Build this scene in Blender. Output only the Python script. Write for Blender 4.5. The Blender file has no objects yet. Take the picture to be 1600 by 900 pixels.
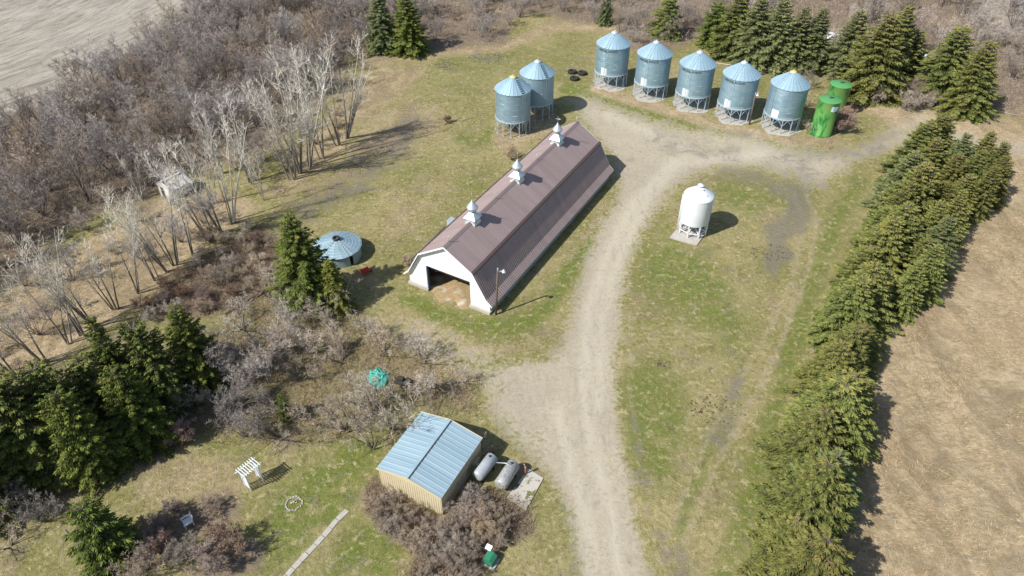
import bpy, math, random
import numpy as np
from mathutils import Vector, Matrix

S = bpy.context.scene
COL = S.collection
random.seed(11)
RNG = np.random.default_rng(11)

# ------------------------------------------------------------------ camera, sky, sun, exposure
FPX, TH, HC = 1100.0, math.radians(40.4), 49.0
cam_d = bpy.data.cameras.new('camera')
cam_d.sensor_width = 36.0
cam_d.lens = 36.0 * FPX / 1600.0
cam_d.clip_start, cam_d.clip_end = 0.5, 6000
cam = bpy.data.objects.new('camera', cam_d)
COL.objects.link(cam)
cam.location = (0, 0, HC)
cam.rotation_euler = (math.pi / 2 - TH, 0, 0)
S.camera = cam

SUN_EL, SUN_TRAVEL = math.radians(45.5), math.radians(30.5)   # shadows run towards +x, a little +y
w = bpy.data.worlds.new('World')
S.world = w
w.use_nodes = True
nt = w.node_tree
sky = nt.nodes.new('ShaderNodeTexSky')
sky.sky_type = 'NISHITA'
sky.sun_disc = False
sky.sun_elevation = SUN_EL
sky.sun_rotation = math.radians(239.5)
sky.air_density, sky.dust_density, sky.ozone_density = 1.0, 1.2, 1.0
bg = nt.nodes['Background']
bg.inputs[1].default_value = 0.105
nt.links.new(sky.outputs[0], bg.inputs[0])
sd = bpy.data.lights.new('sun', 'SUN')
sd.energy = 5.0
sd.angle = math.radians(0.6)
sd.color = (1.0, 0.955, 0.89)
so = bpy.data.objects.new('sun', sd)
COL.objects.link(so)
dirv = Vector((math.cos(SUN_EL) * math.cos(SUN_TRAVEL), math.cos(SUN_EL) * math.sin(SUN_TRAVEL), -math.sin(SUN_EL)))
so.rotation_euler = dirv.to_track_quat('-Z', 'Y').to_euler()
so.location = (-60, -30, 80)
S.view_settings.view_transform = 'Standard'
S.view_settings.look = 'None'
S.view_settings.exposure = 0.24
S.view_settings.gamma = 1.0

# ------------------------------------------------------------------ where things stand
CP = np.array([0, 0, HC])
_s, _c = math.sin(TH), math.cos(TH)
FW = np.array([0, _c, -_s]); UP = np.array([0, _s, _c]); RT = np.array([1.0, 0, 0])

def G(px, py, h=0.0):
    d = FW + RT * (px - 800) / FPX - UP * (py - 450) / FPX
    t = (h - HC) / d[2]
    return CP + t * d

def proj(X, Y):
    z = Y * _c + HC * _s
    u = X
    v = Y * _s - HC * _c
    z = np.maximum(z, 1.0)
    return 800 + FPX * u / z, 450 - FPX * v / z

# ------------------------------------------------------------------ materials
def mat(name, col=(0.5, 0.5, 0.5), rough=0.7, metal=0.0, spec=0.3):
    m = bpy.data.materials.new(name)
    m.use_nodes = True
    b = m.node_tree.nodes['Principled BSDF']
    b.inputs['Base Color'].default_value = (*col, 1)
    b.inputs['Roughness'].default_value = rough
    b.inputs['Metallic'].default_value = metal
    b.inputs['Specular IOR Level'].default_value = spec
    return m

class NG:
    """small helper for writing node graphs"""
    def __init__(s, m):
        s.t = m.node_tree; s.N = s.t.nodes; s.L = s.t.links
        s.b = s.N['Principled BSDF']
    def n(s, typ, **kw):
        x = s.N.new(typ)
        for k, v in kw.items(): setattr(x, k, v)
        return x
    def set(s, sock, v):
        if isinstance(v, bpy.types.NodeSocket): s.L.new(v, sock)
        elif isinstance(v, (tuple, list)) and len(v) == 3 and sock.type == 'RGBA': sock.default_value = (*v, 1)
        else: sock.default_value = v
    def math(s, op, a, b=0.0, c=None, clamp=False):
        x = s.n('ShaderNodeMath', operation=op); x.use_clamp = clamp
        s.set(x.inputs[0], a); s.set(x.inputs[1], b)
        if c is not None: s.set(x.inputs[2], c)
        return x.outputs[0]
    def noise(s, vec, scale, detail=3, rough=0.55, dist=0.0):
        x = s.n('ShaderNodeTexNoise')
        if vec is not None: s.L.new(vec, x.inputs['Vector'])
        x.inputs['Scale'].default_value = scale; x.inputs['Detail'].default_value = detail
        x.inputs['Roughness'].default_value = rough; x.inputs['Distortion'].default_value = dist
        return x.outputs['Fac']
    def mapr(s, v, a, b, c=0.0, d=1.0):
        x = s.n('ShaderNodeMapRange'); s.set(x.inputs['Value'], v)
        x.inputs['From Min'].default_value = a; x.inputs['From Max'].default_value = b
        x.inputs['To Min'].default_value = c; x.inputs['To Max'].default_value = d
        return x.outputs[0]
    def mix(s, f, a, b, blend='MIX'):
        x = s.n('ShaderNodeMix', data_type='RGBA', blend_type=blend)
        s.set(x.inputs[0], f); s.set(x.inputs[6], a); s.set(x.inputs[7], b)
        return x.outputs[2]
    def coord(s, kind='Object'):
        return s.n('ShaderNodeTexCoord').outputs[kind]
    def mapping(s, vec, scale=(1, 1, 1), rot=(0, 0, 0)):
        x = s.n('ShaderNodeMapping'); s.L.new(vec, x.inputs[0])
        x.inputs['Scale'].default_value = scale; x.inputs['Rotation'].default_value = rot
        return x.outputs[0]
    def bump(s, h, dist=0.05, strength=1.0):
        x = s.n('ShaderNodeBump'); s.set(x.inputs['Height'], h)
        x.inputs['Distance'].default_value = dist; x.inputs['Strength'].default_value = strength
        s.L.new(x.outputs[0], s.b.inputs['Normal']); return x
    def col(s, v): s.set(s.b.inputs['Base Color'], v)

def weathered(name, a, b, scale=1.5, rough=0.7, metal=0.0, spec=0.3, fine=18.0, bump=0.01, amount=0.6, rand=0.0):
    m = mat(name, a, rough, metal, spec); g = NG(m)
    co = g.coord()
    n1 = g.noise(co, scale, 5, 0.6); n2 = g.noise(co, fine, 3, 0.6)
    f = g.math('ADD', g.math('MULTIPLY', g.mapr(n1, 0.3, 0.7), amount), g.math('MULTIPLY', g.mapr(n2, 0.35, 0.7), 1 - amount), clamp=True)
    c = g.mix(f, a, b)
    if rand:
        oi = g.n('ShaderNodeObjectInfo').outputs['Random']
        hs = g.n('ShaderNodeHueSaturation'); g.L.new(c, hs.inputs['Color'])
        g.L.new(g.mapr(oi, 0, 1, 1 - rand, 1 + rand), hs.inputs['Value']); c = hs.outputs[0]
    g.col(c)
    if bump: g.bump(n2, bump)
    return m

M = {}
def barn_white():
    m = mat('white_paint', (0.8, 0.8, 0.8), 0.55); g = NG(m); co = g.coord()
    sep = g.n('ShaderNodeSeparateXYZ'); g.L.new(co, sep.inputs[0])
    n = g.noise(g.mapping(co, (3.5, 3.5, 0.5)), 1.0, 5, 0.65); n2 = g.noise(co, 5, 4, 0.7)
    c = g.mix(g.mapr(n, 0.45, 0.75), (0.80, 0.81, 0.81), (0.68, 0.68, 0.65))
    low = g.math('MULTIPLY', g.mapr(sep.outputs[2], 0.3, 1.5, 1, 0), g.mapr(n2, 0.42, 0.62))
    c = g.mix(g.math('MULTIPLY', low, 0.55), c, (0.42, 0.38, 0.30))
    g.col(c); g.bump(n2, 0.004); return m
M['white_paint'] = barn_white()
M['trim_white'] = weathered('trim_white', (0.74, 0.78, 0.80), (0.66, 0.70, 0.72), 1.0, 0.5, bump=0.003)
M['dark_wood'] = weathered('dark_wood', (0.075, 0.06, 0.05), (0.04, 0.033, 0.03), 1.2, 0.85)
M['pole_wood'] = weathered('pole_wood', (0.17, 0.135, 0.11), (0.10, 0.08, 0.065), 3, 0.85)
M['grey_wood'] = weathered('grey_wood', (0.26, 0.235, 0.21), (0.15, 0.13, 0.115), 3, 0.9)
M['concrete'] = weathered('concrete', (0.50, 0.475, 0.43), (0.33, 0.31, 0.275), 0.9, 0.9, fine=7, bump=0.02)
M['rubber'] = weathered('rubber', (0.022, 0.022, 0.024), (0.05, 0.048, 0.045), 4, 0.75)
M['dark_metal'] = weathered('dark_metal', (0.05, 0.05, 0.055), (0.09, 0.075, 0.065), 3, 0.55, 0.3)
M['red_plastic'] = weathered('red_plastic', (0.62, 0.05, 0.045), (0.52, 0.07, 0.06), 4, 0.45)
M['blue_paint'] = weathered('blue_paint', (0.05, 0.09, 0.20), (0.04, 0.07, 0.15), 3, 0.5)
M['lamp_metal'] = weathered('lamp_metal', (0.72, 0.75, 0.78), (0.6, 0.63, 0.66), 3, 0.4, 0.3)
M['rust'] = weathered('rust', (0.42, 0.17, 0.12), (0.30, 0.11, 0.07), 5, 0.75)
M['black_paint'] = mat('black_paint', (0.02, 0.022, 0.025), 0.6)
M['brass_cap'] = weathered('brass_cap', (0.66, 0.56, 0.24), (0.56, 0.48, 0.25), 5, 0.5)

def galv(name, base, base2, rough=0.42, metal=0.55, rings=0.82, corr=True):
    m = mat(name, base, rough, metal, 0.5); g = NG(m)
    co = g.coord()
    sep = g.n('ShaderNodeSeparateXYZ'); g.L.new(co, sep.inputs[0])
    ang = g.math('ARCTAN2', sep.outputs[1], sep.outputs[0])
    ring = g.math('FLOOR', g.math('DIVIDE', sep.outputs[2], rings))
    sheet = g.math('FLOOR', g.math('MULTIPLY', g.math('ADD', ang, g.math('MULTIPLY', ring, 0.37)), 1.55))
    cmb = g.n('ShaderNodeCombineXYZ'); g.L.new(ring, cmb.inputs[0]); g.L.new(sheet, cmb.inputs[1])
    oi = g.n('ShaderNodeObjectInfo').outputs['Random']; g.L.new(g.math('MULTIPLY', oi, 30), cmb.inputs[2])
    wn = g.n('ShaderNodeTexWhiteNoise'); g.L.new(cmb.outputs[0], wn.inputs[0])
    streak = g.noise(g.mapping(co, (6, 6, 0.35)), 1.0, 3, 0.6)
    band = g.noise(g.mapping(co, (0.5, 0.5, 5)), 1.0, 3, 0.6)
    sp = g.noise(co, 9, 2)
    f = g.math('ADD', g.math('MULTIPLY', wn.outputs[0], 0.30), g.math('MULTIPLY', g.mapr(streak, 0.3, 0.7), 0.30))
    f = g.math('ADD', f, g.math('MULTIPLY', g.mapr(band, 0.3, 0.7), 0.34))
    f = g.math('ADD', f, g.math('MULTIPLY', sp, 0.10), clamp=True)
    g.col(g.mix(f, base, base2))
    g.set(g.b.inputs['Roughness'], g.mapr(f, 0, 1, rough - 0.08, rough + 0.12))
    if corr:
        wv = g.math('SINE', g.math('MULTIPLY', sep.outputs[2], 2 * math.pi / 0.115))
        seam = g.math('LESS_THAN', g.math('FRACT', g.math('DIVIDE', sep.outputs[2], rings)), 0.05)
        g.bump(g.math('SUBTRACT', wv, g.math('MULTIPLY', seam, 2.0)), 0.012, 0.7)
    return m
M['galv_wall'] = galv('galvanised_wall', (0.20, 0.335, 0.415), (0.37, 0.51, 0.59))
M['galv_roof'] = galv('galvanised_roof', (0.26, 0.40, 0.485), (0.34, 0.485, 0.565), 0.55, 0.35, 20, corr=False)
M['galv_glint'] = galv('galvanised_glint', (0.60, 0.69, 0.73), (0.72, 0.79, 0.82), 0.4, 0.1)
M['galv_leg'] = mat('galvanised_leg', (0.46, 0.55, 0.62), 0.5, 0.25)
M['galv_old'] = galv('galvanised_weathered', (0.22, 0.345, 0.41), (0.38, 0.51, 0.57), 0.5, 0.3, 0.9)
M['cupola'] = galv('cupola_metal', (0.50, 0.57, 0.60), (0.66, 0.71, 0.73), 0.38, 0.55, 0.5, corr=False)
M['white_metal'] = weathered('white_painted_steel', (0.78, 0.82, 0.85), (0.66, 0.72, 0.75), 0.8, 0.42, fine=5, bump=0.004)
M['green_paint'] = weathered('green_painted_fibreglass', (0.085, 0.29, 0.10), (0.11, 0.33, 0.12), 0.5, 0.45, fine=1.4, bump=0.0)
def green_tank_mat():
    m = mat('green_tank_skin', (0.1, 0.35, 0.08), 0.4, 0, 0.4); g = NG(m)
    co = g.coord(); n = g.noise(g.mapping(co, (0.7, 0.7, 0.35)), 1.2, 3, 0.6, 0.6); n2 = g.noise(co, 6, 3)
    a = g.mix(g.mapr(n, 0.40, 0.52), (0.020, 0.15, 0.035), (0.12, 0.34, 0.085))
    g.col(g.mix(g.mapr(n, 0.56, 0.68), a, (0.20, 0.32, 0.10)))
    g.bump(n2, 0.01); return m
M['green_tank'] = green_tank_mat()

def roofing(name, a, b, streak_axis=0):
    m = mat(name, a, 0.55, 0.0, 0.35); g = NG(m)
    co = g.coord()
    n = g.noise(g.mapping(co, (2.2, 0.25, 0.25) if streak_axis == 0 else (0.25, 2.2, 0.25)), 1.0, 4, 0.6)
    sep = g.n('ShaderNodeSeparateXYZ'); g.L.new(co, sep.inputs[0])
    sh = g.math('FLOOR', g.math('DIVIDE', sep.outputs[1], 0.92))
    wn = g.n('ShaderNodeTexWhiteNoise'); wn.noise_dimensions = '1D'; g.L.new(sh, wn.inputs['W'])
    n2 = g.noise(co, 14, 3)
    f = g.math('ADD', g.math('MULTIPLY', g.mapr(n, 0.3, 0.7), 0.5), g.math('MULTIPLY', wn.outputs[0], 0.4))
    f = g.math('ADD', f, g.math('MULTIPLY', n2, 0.2), clamp=True)
    g.col(g.mix(f, a, b))
    return m
M['brown_roof'] = roofing('brown_metal_roofing', (0.265, 0.200, 0.192), (0.35, 0.275, 0.264), 1)
M['brown_trim'] = mat('brown_metal_trim', (0.27, 0.21, 0.205), 0.5)
M['brown_dark'] = mat('brown_flashing', (0.12, 0.085, 0.085), 0.5)
M['shed_roof'] = roofing('pale_blue_metal_roofing', (0.225, 0.335, 0.40), (0.32, 0.44, 0.51), 1)
M['shed_wall'] = weathered('cream_metal_siding', (0.62, 0.54, 0.36), (0.53, 0.46, 0.31), 0.8, 0.6, fine=6, bump=0.004)

def straw_mat():
    m = mat('straw', (0.5, 0.35, 0.15), 0.9, 0, 0.1); g = NG(m); co = g.coord()
    n = g.noise(co, 0.9, 4); n2 = g.noise(co, 9, 4, 0.7)
    a = g.mix(g.mapr(n2, 0.3, 0.7), (0.24, 0.165, 0.085), (0.50, 0.375, 0.205))
    g.col(g.mix(g.mapr(n, 0.52, 0.68), a, (0.5, 0.46, 0.38))); g.bump(n2, 0.08); return m
M['straw'] = straw_mat()

def foliage(name, dark, light, tip, rand=0.16):
    m = mat(name, dark, 0.75, 0, 0.15); g = NG(m)
    t = g.n('ShaderNodeAttribute', attribute_name='tone').outputs['Fac']
    cone = g.n('ShaderNodeAttribute', attribute_name='cone').outputs['Fac']
    oi = g.n('ShaderNodeObjectInfo').outputs['Random']
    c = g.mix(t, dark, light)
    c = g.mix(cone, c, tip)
    hs = g.n('ShaderNodeHueSaturation'); g.L.new(c, hs.inputs['Color'])
    g.L.new(g.mapr(oi, 0, 1, 1 - rand * 1.3, 1 + rand), hs.inputs['Value'])
    g.L.new(g.mapr(g.math('FRACT', g.math('MULTIPLY', oi, 7.31)), 0, 1, 0.478, 0.515), hs.inputs['Hue'])
    g.col(hs.outputs[0])
    tr = g.n('ShaderNodeBsdfTranslucent'); g.L.new(hs.outputs[0], tr.inputs[0])
    mx = g.n('ShaderNodeMixShader'); mx.inputs[0].default_value = 0.18
    out = g.N['Material Output']
    g.L.new(g.b.outputs[0], mx.inputs[1]); g.L.new(tr.outputs[0], mx.inputs[2]); g.L.new(mx.outputs[0], out.inputs[0])
    return m
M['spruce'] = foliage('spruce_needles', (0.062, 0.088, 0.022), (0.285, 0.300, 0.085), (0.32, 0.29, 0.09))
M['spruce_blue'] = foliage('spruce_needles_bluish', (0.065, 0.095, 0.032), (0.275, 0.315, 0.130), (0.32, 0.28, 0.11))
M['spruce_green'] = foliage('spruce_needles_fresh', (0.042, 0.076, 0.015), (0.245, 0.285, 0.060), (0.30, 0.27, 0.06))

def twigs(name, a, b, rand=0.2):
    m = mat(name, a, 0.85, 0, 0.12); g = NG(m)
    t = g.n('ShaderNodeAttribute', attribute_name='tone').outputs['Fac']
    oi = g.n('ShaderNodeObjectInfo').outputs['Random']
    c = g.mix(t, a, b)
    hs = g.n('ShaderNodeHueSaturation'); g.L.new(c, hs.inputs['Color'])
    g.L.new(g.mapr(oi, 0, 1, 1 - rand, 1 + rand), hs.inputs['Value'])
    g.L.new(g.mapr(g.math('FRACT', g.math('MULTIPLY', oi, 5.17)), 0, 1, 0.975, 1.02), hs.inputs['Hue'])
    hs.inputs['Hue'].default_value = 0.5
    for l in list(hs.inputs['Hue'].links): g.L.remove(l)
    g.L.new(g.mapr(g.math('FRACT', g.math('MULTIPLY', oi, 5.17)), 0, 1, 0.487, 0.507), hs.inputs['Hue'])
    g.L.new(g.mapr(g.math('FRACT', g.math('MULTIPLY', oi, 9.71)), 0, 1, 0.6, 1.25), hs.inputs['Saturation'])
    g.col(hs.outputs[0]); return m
M['bark_dark'] = twigs('grey_brown_bark', (0.13, 0.11, 0.10), (0.24, 0.21, 0.19))
M['twig_grey'] = twigs('bare_twigs_grey', (0.122, 0.100, 0.084), (0.50, 0.444, 0.398), 0.34)
M['twig_beige'] = twigs('bare_twigs_beige', (0.26, 0.215, 0.15), (0.67, 0.58, 0.445))
M['twig_brown'] = twigs('bare_twigs_brown', (0.17, 0.13, 0.092), (0.48, 0.395, 0.30))
M['twig_red'] = twigs('bare_twigs_reddish', (0.18, 0.12, 0.088), (0.42, 0.30, 0.235))
M['poplar_bark'] = twigs('poplar_bark', (0.22, 0.20, 0.17), (0.86, 0.84, 0.75), 0.08)
M['poplar_twig'] = twigs('poplar_twigs', (0.42, 0.38, 0.30), (0.82, 0.78, 0.67), 0.1)
M['spruce_bark'] = weathered('spruce_bark', (0.13, 0.10, 0.08), (0.22, 0.18, 0.15), 4, 0.9)

# ------------------------------------------------------------------ objects
def prop(o, label=None, cat=None, group=None, kind=None):
    if label: o['label'] = label
    if cat: o['category'] = cat
    if group: o['group'] = group
    if kind: o['kind'] = kind
    return o

def link(name, me, m=None, parent=None, loc=None):
    o = bpy.data.objects.new(name, me); COL.objects.link(o)
    if m is not None and me is not None and not me.materials: me.materials.append(m)
    if parent is not None: o.parent = parent
    if loc is not None: o.location = loc
    return o

def thing(name, label, cat, loc=(0, 0, 0), rz=0.0, group=None, scale=None):
    o = bpy.data.objects.new(name, None); COL.objects.link(o)
    o.empty_display_size = 0.3
    o.location = tuple(float(v) for v in loc); o.rotation_euler = (0, 0, rz)
    if scale is not None: o.scale = scale if hasattr(scale, '__len__') else (scale,) * 3
    return prop(o, label, cat, group)

def copy_tree(root, loc, rz=0.0, label=None, group=None, scale=None):
    def rec(o, par):
        c = o.copy(); COL.objects.link(c)
        if par is not None:
            c.parent = par; c.matrix_parent_inverse.identity()
        for ch in kids.get(o.name, []): rec(ch, c)
        return c
    kids = {}
    def walk(o):
        kids[o.name] = list(o.children)
        for ch in o.children: walk(ch)
    walk(root)
    r = rec(root, None)
    r.location = tuple(float(v) for v in loc); r.rotation_euler = (0, 0, rz)
    if scale is not None: r.scale = scale if hasattr(scale, '__len__') else (scale,) * 3
    if label: r['label'] = label
    if group: r['group'] = group
    return r

def npmesh(name, V, F, m=None, attrs=None, smooth=False):
    V = np.asarray(V, dtype=np.float32); F = np.asarray(F, dtype=np.int32)
    k = F.shape[1]
    me = bpy.data.meshes.new(name)
    me.vertices.add(len(V)); me.vertices.foreach_set('co', V.ravel())
    me.loops.add(F.size); me.loops.foreach_set('vertex_index', F.ravel())
    me.polygons.add(len(F))
    me.polygons.foreach_set('loop_start', np.arange(0, F.size, k, dtype=np.int32))
    me.polygons.foreach_set('loop_total', np.full(len(F), k, dtype=np.int32))
    if attrs:
        for an, (kind, arr) in attrs.items():
            a = me.attributes.new(an, kind, 'POINT')
            a.data.foreach_set('value' if kind == 'FLOAT' else 'color', np.asarray(arr, dtype=np.float32).ravel())
    me.update(calc_edges=True)
    me.polygons.foreach_set('use_smooth', np.full(len(F), smooth))
    if m: me.materials.append(m)
    return me

class MB:
    def __init__(s): s.v = []; s.f = []; s.sm = []
    def add(s, vs, fs, smooth=False):
        o = len(s.v); s.v += [tuple(map(float, v)) for v in vs]; s.f += [[i + o for i in f] for f in fs]; s.sm += [smooth] * len(fs)
        return s
    def box(s, c, d, rz=0.0, rx=0.0, ry=0.0):
        R = Matrix.Rotation(rz, 3, 'Z') @ Matrix.Rotation(ry, 3, 'Y') @ Matrix.Rotation(rx, 3, 'X')
        vs = [Vector(c) + R @ Vector((x * d[0] / 2, y * d[1] / 2, z * d[2] / 2)) for x in (-1, 1) for y in (-1, 1) for z in (-1, 1)]
        return s.add(vs, [[0, 1, 3, 2], [4, 6, 7, 5], [0, 4, 5, 1], [2, 3, 7, 6], [0, 2, 6, 4], [1, 5, 7, 3]])
    def beam(s, a, b, wd, ht=None):
        a = Vector(a); b = Vector(b); ht = ht or wd; d = b - a
        q = d.to_track_quat('X', 'Z').to_matrix()
        vs = [a + q @ Vector((x * d.length, y * wd / 2, z * ht / 2)) for x in (0, 1) for y in (-1, 1) for z in (-1, 1)]
        return s.add(vs, [[0, 1, 3, 2], [4, 6, 7, 5], [0, 4, 5, 1], [2, 3, 7, 6], [0, 2, 6, 4], [1, 5, 7, 3]])
    def tube(s, pts, rs, n=8, caps=True, smooth=True):
        pts = [Vector(p) for p in pts]
        if not hasattr(rs, '__len__'): rs = [rs] * len(pts)
        vs = []; fs = []
        for i, p in enumerate(pts):
            d = (pts[min(i + 1, len(pts) - 1)] - pts[max(i - 1, 0)])
            q = d.to_track_quat('Z', 'Y').to_matrix()
            for k in range(n):
                a = 2 * math.pi * k / n
                vs.append(p + q @ Vector((math.cos(a) * rs[i], math.sin(a) * rs[i], 0)))
        for i in range(len(pts) - 1):
            for k in range(n):
                fs.append([i * n + k, i * n + (k + 1) % n, (i + 1) * n + (k + 1) % n, (i + 1) * n + k])
        s.add(vs, fs, smooth)
        if caps:
            o = len(s.v) - len(vs)
            s.f.append([o + k for k in range(n)][::-1]); s.f.append([o + (len(pts) - 1) * n + k for k in range(n)]); s.sm += [False, False]
        return s
    def lathe(s, prof, n=32, smooth=True, c=(0, 0, 0), cap0=False, cap1=False):
        vs = []; fs = []
        for r, z in prof:
            for k in range(n):
                a = 2 * math.pi * k / n
                vs.append((c[0] + r * math.cos(a), c[1] + r * math.sin(a), c[2] + z))
        for i in range(len(prof) - 1):
            for k in range(n):
                fs.append([i * n + k, i * n + (k + 1) % n, (i + 1) * n + (k + 1) % n, (i + 1) * n + k])
        if cap0: fs.append([k for k in range(n)][::-1])
        if cap1: fs.append([(len(prof) - 1) * n + k for k in range(n)])
        return s.add(vs, fs, smooth)
    def torus(s, c, R, r, n=28, k=10, tilt=0.0):
        vs = []; fs = []
        Rm = Matrix.Rotation(tilt, 3, 'X')
        for i in range(n):
            a = 2 * math.pi * i / n
            for j in range(k):
                b = 2 * math.pi * j / k
                vs.append(Vector(c) + Rm @ Vector(((R + r * math.cos(b)) * math.cos(a), (R + r * math.cos(b)) * math.sin(a), r * math.sin(b) * 1.25)))
        for i in range(n):
            for j in range(k):
                fs.append([i * k + j, ((i + 1) % n) * k + j, ((i + 1) % n) * k + (j + 1) % k, i * k + (j + 1) % k])
        return s.add(vs, fs, True)
    def prism(s, poly, y0, y1):
        """polygon in (x,z) pushed from y0 to y1"""
        n = len(poly)
        vs = [(x, y0, z) for x, z in poly] + [(x, y1, z) for x, z in poly]
        fs = [list(range(n)), list(range(n, 2 * n))[::-1]] + [[i, i + n, (i + 1) % n + n, (i + 1) % n] for i in range(n)]
        return s.add(vs, fs)
    def mesh(s, name):
        me = bpy.data.meshes.new(name); me.from_pydata(s.v, [], s.f)
        me.polygons.foreach_set('use_smooth', s.sm); me.validate(); me.update()
        return me
    def build(s, name, m, parent=None, loc=None): return link(name, s.mesh(name), m, parent, loc)

def simple(name, mb, m, label, cat, loc, rz=0.0, group=None):
    o = mb.build(name, m); o.location = tuple(float(v) for v in loc); o.rotation_euler = (0, 0, rz)
    return prop(o, label, cat, group)

def text_mesh(txt, size):
    cu = bpy.data.curves.new('lettering', 'FONT'); cu.body = txt; cu.size = size; cu.align_x = 'CENTER'; cu.offset = 0.006
    cu.resolution_u = 2
    o = bpy.data.objects.new('lettering', cu); COL.objects.link(o)
    dg = bpy.context.evaluated_depsgraph_get(); dg.update()
    me = bpy.data.meshes.new_from_object(o.evaluated_get(dg))
    bpy.data.objects.remove(o); bpy.data.curves.remove(cu)
    return me

# ------------------------------------------------------------------ ground masks
def seg_dist(px, py, pts, closed=False):
    d = np.full(px.shape, 1e9)
    n = len(pts)
    for i in range(n if closed else n - 1):
        x0, y0 = pts[i]; x1, y1 = pts[(i + 1) % n]
        dx, dy = x1 - x0, y1 - y0
        L = dx * dx + dy * dy + 1e-9
        t = np.clip(((px - x0) * dx + (py - y0) * dy) / L, 0, 1)
        d = np.minimum(d, np.hypot(px - x0 - t * dx, py - y0 - t * dy))
    return d

def inside(px, py, pts):
    c = np.zeros(px.shape, bool); n = len(pts)
    for i in range(n):
        x0, y0 = pts[i]; x1, y1 = pts[(i + 1) % n]
        if y0 == y1: continue
        k = ((y0 > py) != (y1 > py)) & (px < (x1 - x0) * (py - y0) / (y1 - y0) + x0)
        c ^= k
    return c

def poly_mask(px, py, pts, soft=12.0):
    d = seg_dist(px, py, pts, True)
    sgn = np.where(inside(px, py, pts), d, -d)
    return np.clip(0.5 + sgn / (2 * soft), 0, 1)

def stroke_mask(px, py, pts, wd, soft=8.0):
    d = seg_dist(px, py, pts)
    return np.clip(0.5 + (wd - d) / (2 * soft), 0, 1)

GRAVEL = [(912, 930), (905, 880), (893, 820), (880, 775), (862, 748), (835, 718), (800, 685), (768, 648), (755, 610), (762, 580), (800, 568), (850, 566), (880, 545),
          (890, 500), (905, 450), (918, 400), (938, 350), (960, 322), (968, 290), (962, 255), (942, 228), (925, 205), (905, 178), (893, 158), (915, 150), (950, 165), (1000, 184), (1060, 200),
          (1120, 206), (1180, 214), (1240, 232), (1290, 238), (1315, 236), (1330, 262), (1300, 270), (1285, 290), (1262, 290), (1235, 272), (1190, 262), (1130, 262), (1090, 268), (1055, 290),
          (1030, 322), (1005, 360), (985, 400), (974, 450), (968, 510), (962, 570), (962, 640), (972, 700), (985, 760), (996, 830), (1012, 900), (1020, 930)]
WOODS = [(-90, 480), (-90, 200), (0, 178), (90, 138), (170, 92), (235, 48), (300, 5), (330, -50), (640, -50), (660, 65), (600, 92), (545, 82), (540, 130), (480, 190), (430, 225), (370, 250), (300, 270),
         (260, 290), (235, 320), (180, 330), (120, 345), (60, 400), (-20, 450)]
TOPW = [(640, -60), (1090, -60), (1120, 40), (1050, 82), (985, 78), (962, 40), (900, 36), (840, 20), (800, 30), (795, 68), (700, 78), (660, 80)]
RIGHTW = [(1080, -60), (1545, -60), (1575, 20), (1640, 60), (1640, 195), (1590, 176), (1535, 172), (1490, 178), (1420, 150), (1345, 150), (1300, 120), (1230, 105), (1120, 82)]
MIDB = [(285, 640), (300, 560), (350, 500), (400, 440), (430, 410), (470, 470), (560, 480), (620, 540), (700, 575), (750, 600), (745, 650), (640, 640), (600, 665), (520, 690), (430, 700), (330, 690)]
THICK = [(210, 500), (270, 430), (340, 385), (410, 350), (440, 400), (420, 450), (380, 480), (300, 500)]
SHEDB = [(565, 775), (585, 745), (640, 785), (692, 812), (735, 765), (775, 770), (825, 790), (835, 830), (795, 850), (760, 880), (755, 930), (620, 930), (650, 870), (600, 830)]
RFIELD = [(1580, 160), (1560, 250), (1490, 350), (1450, 420), (1400, 500), (1370, 600), (1345, 700), (1310, 820), (1285, 930), (1700, 930), (1700, 170)]

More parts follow.
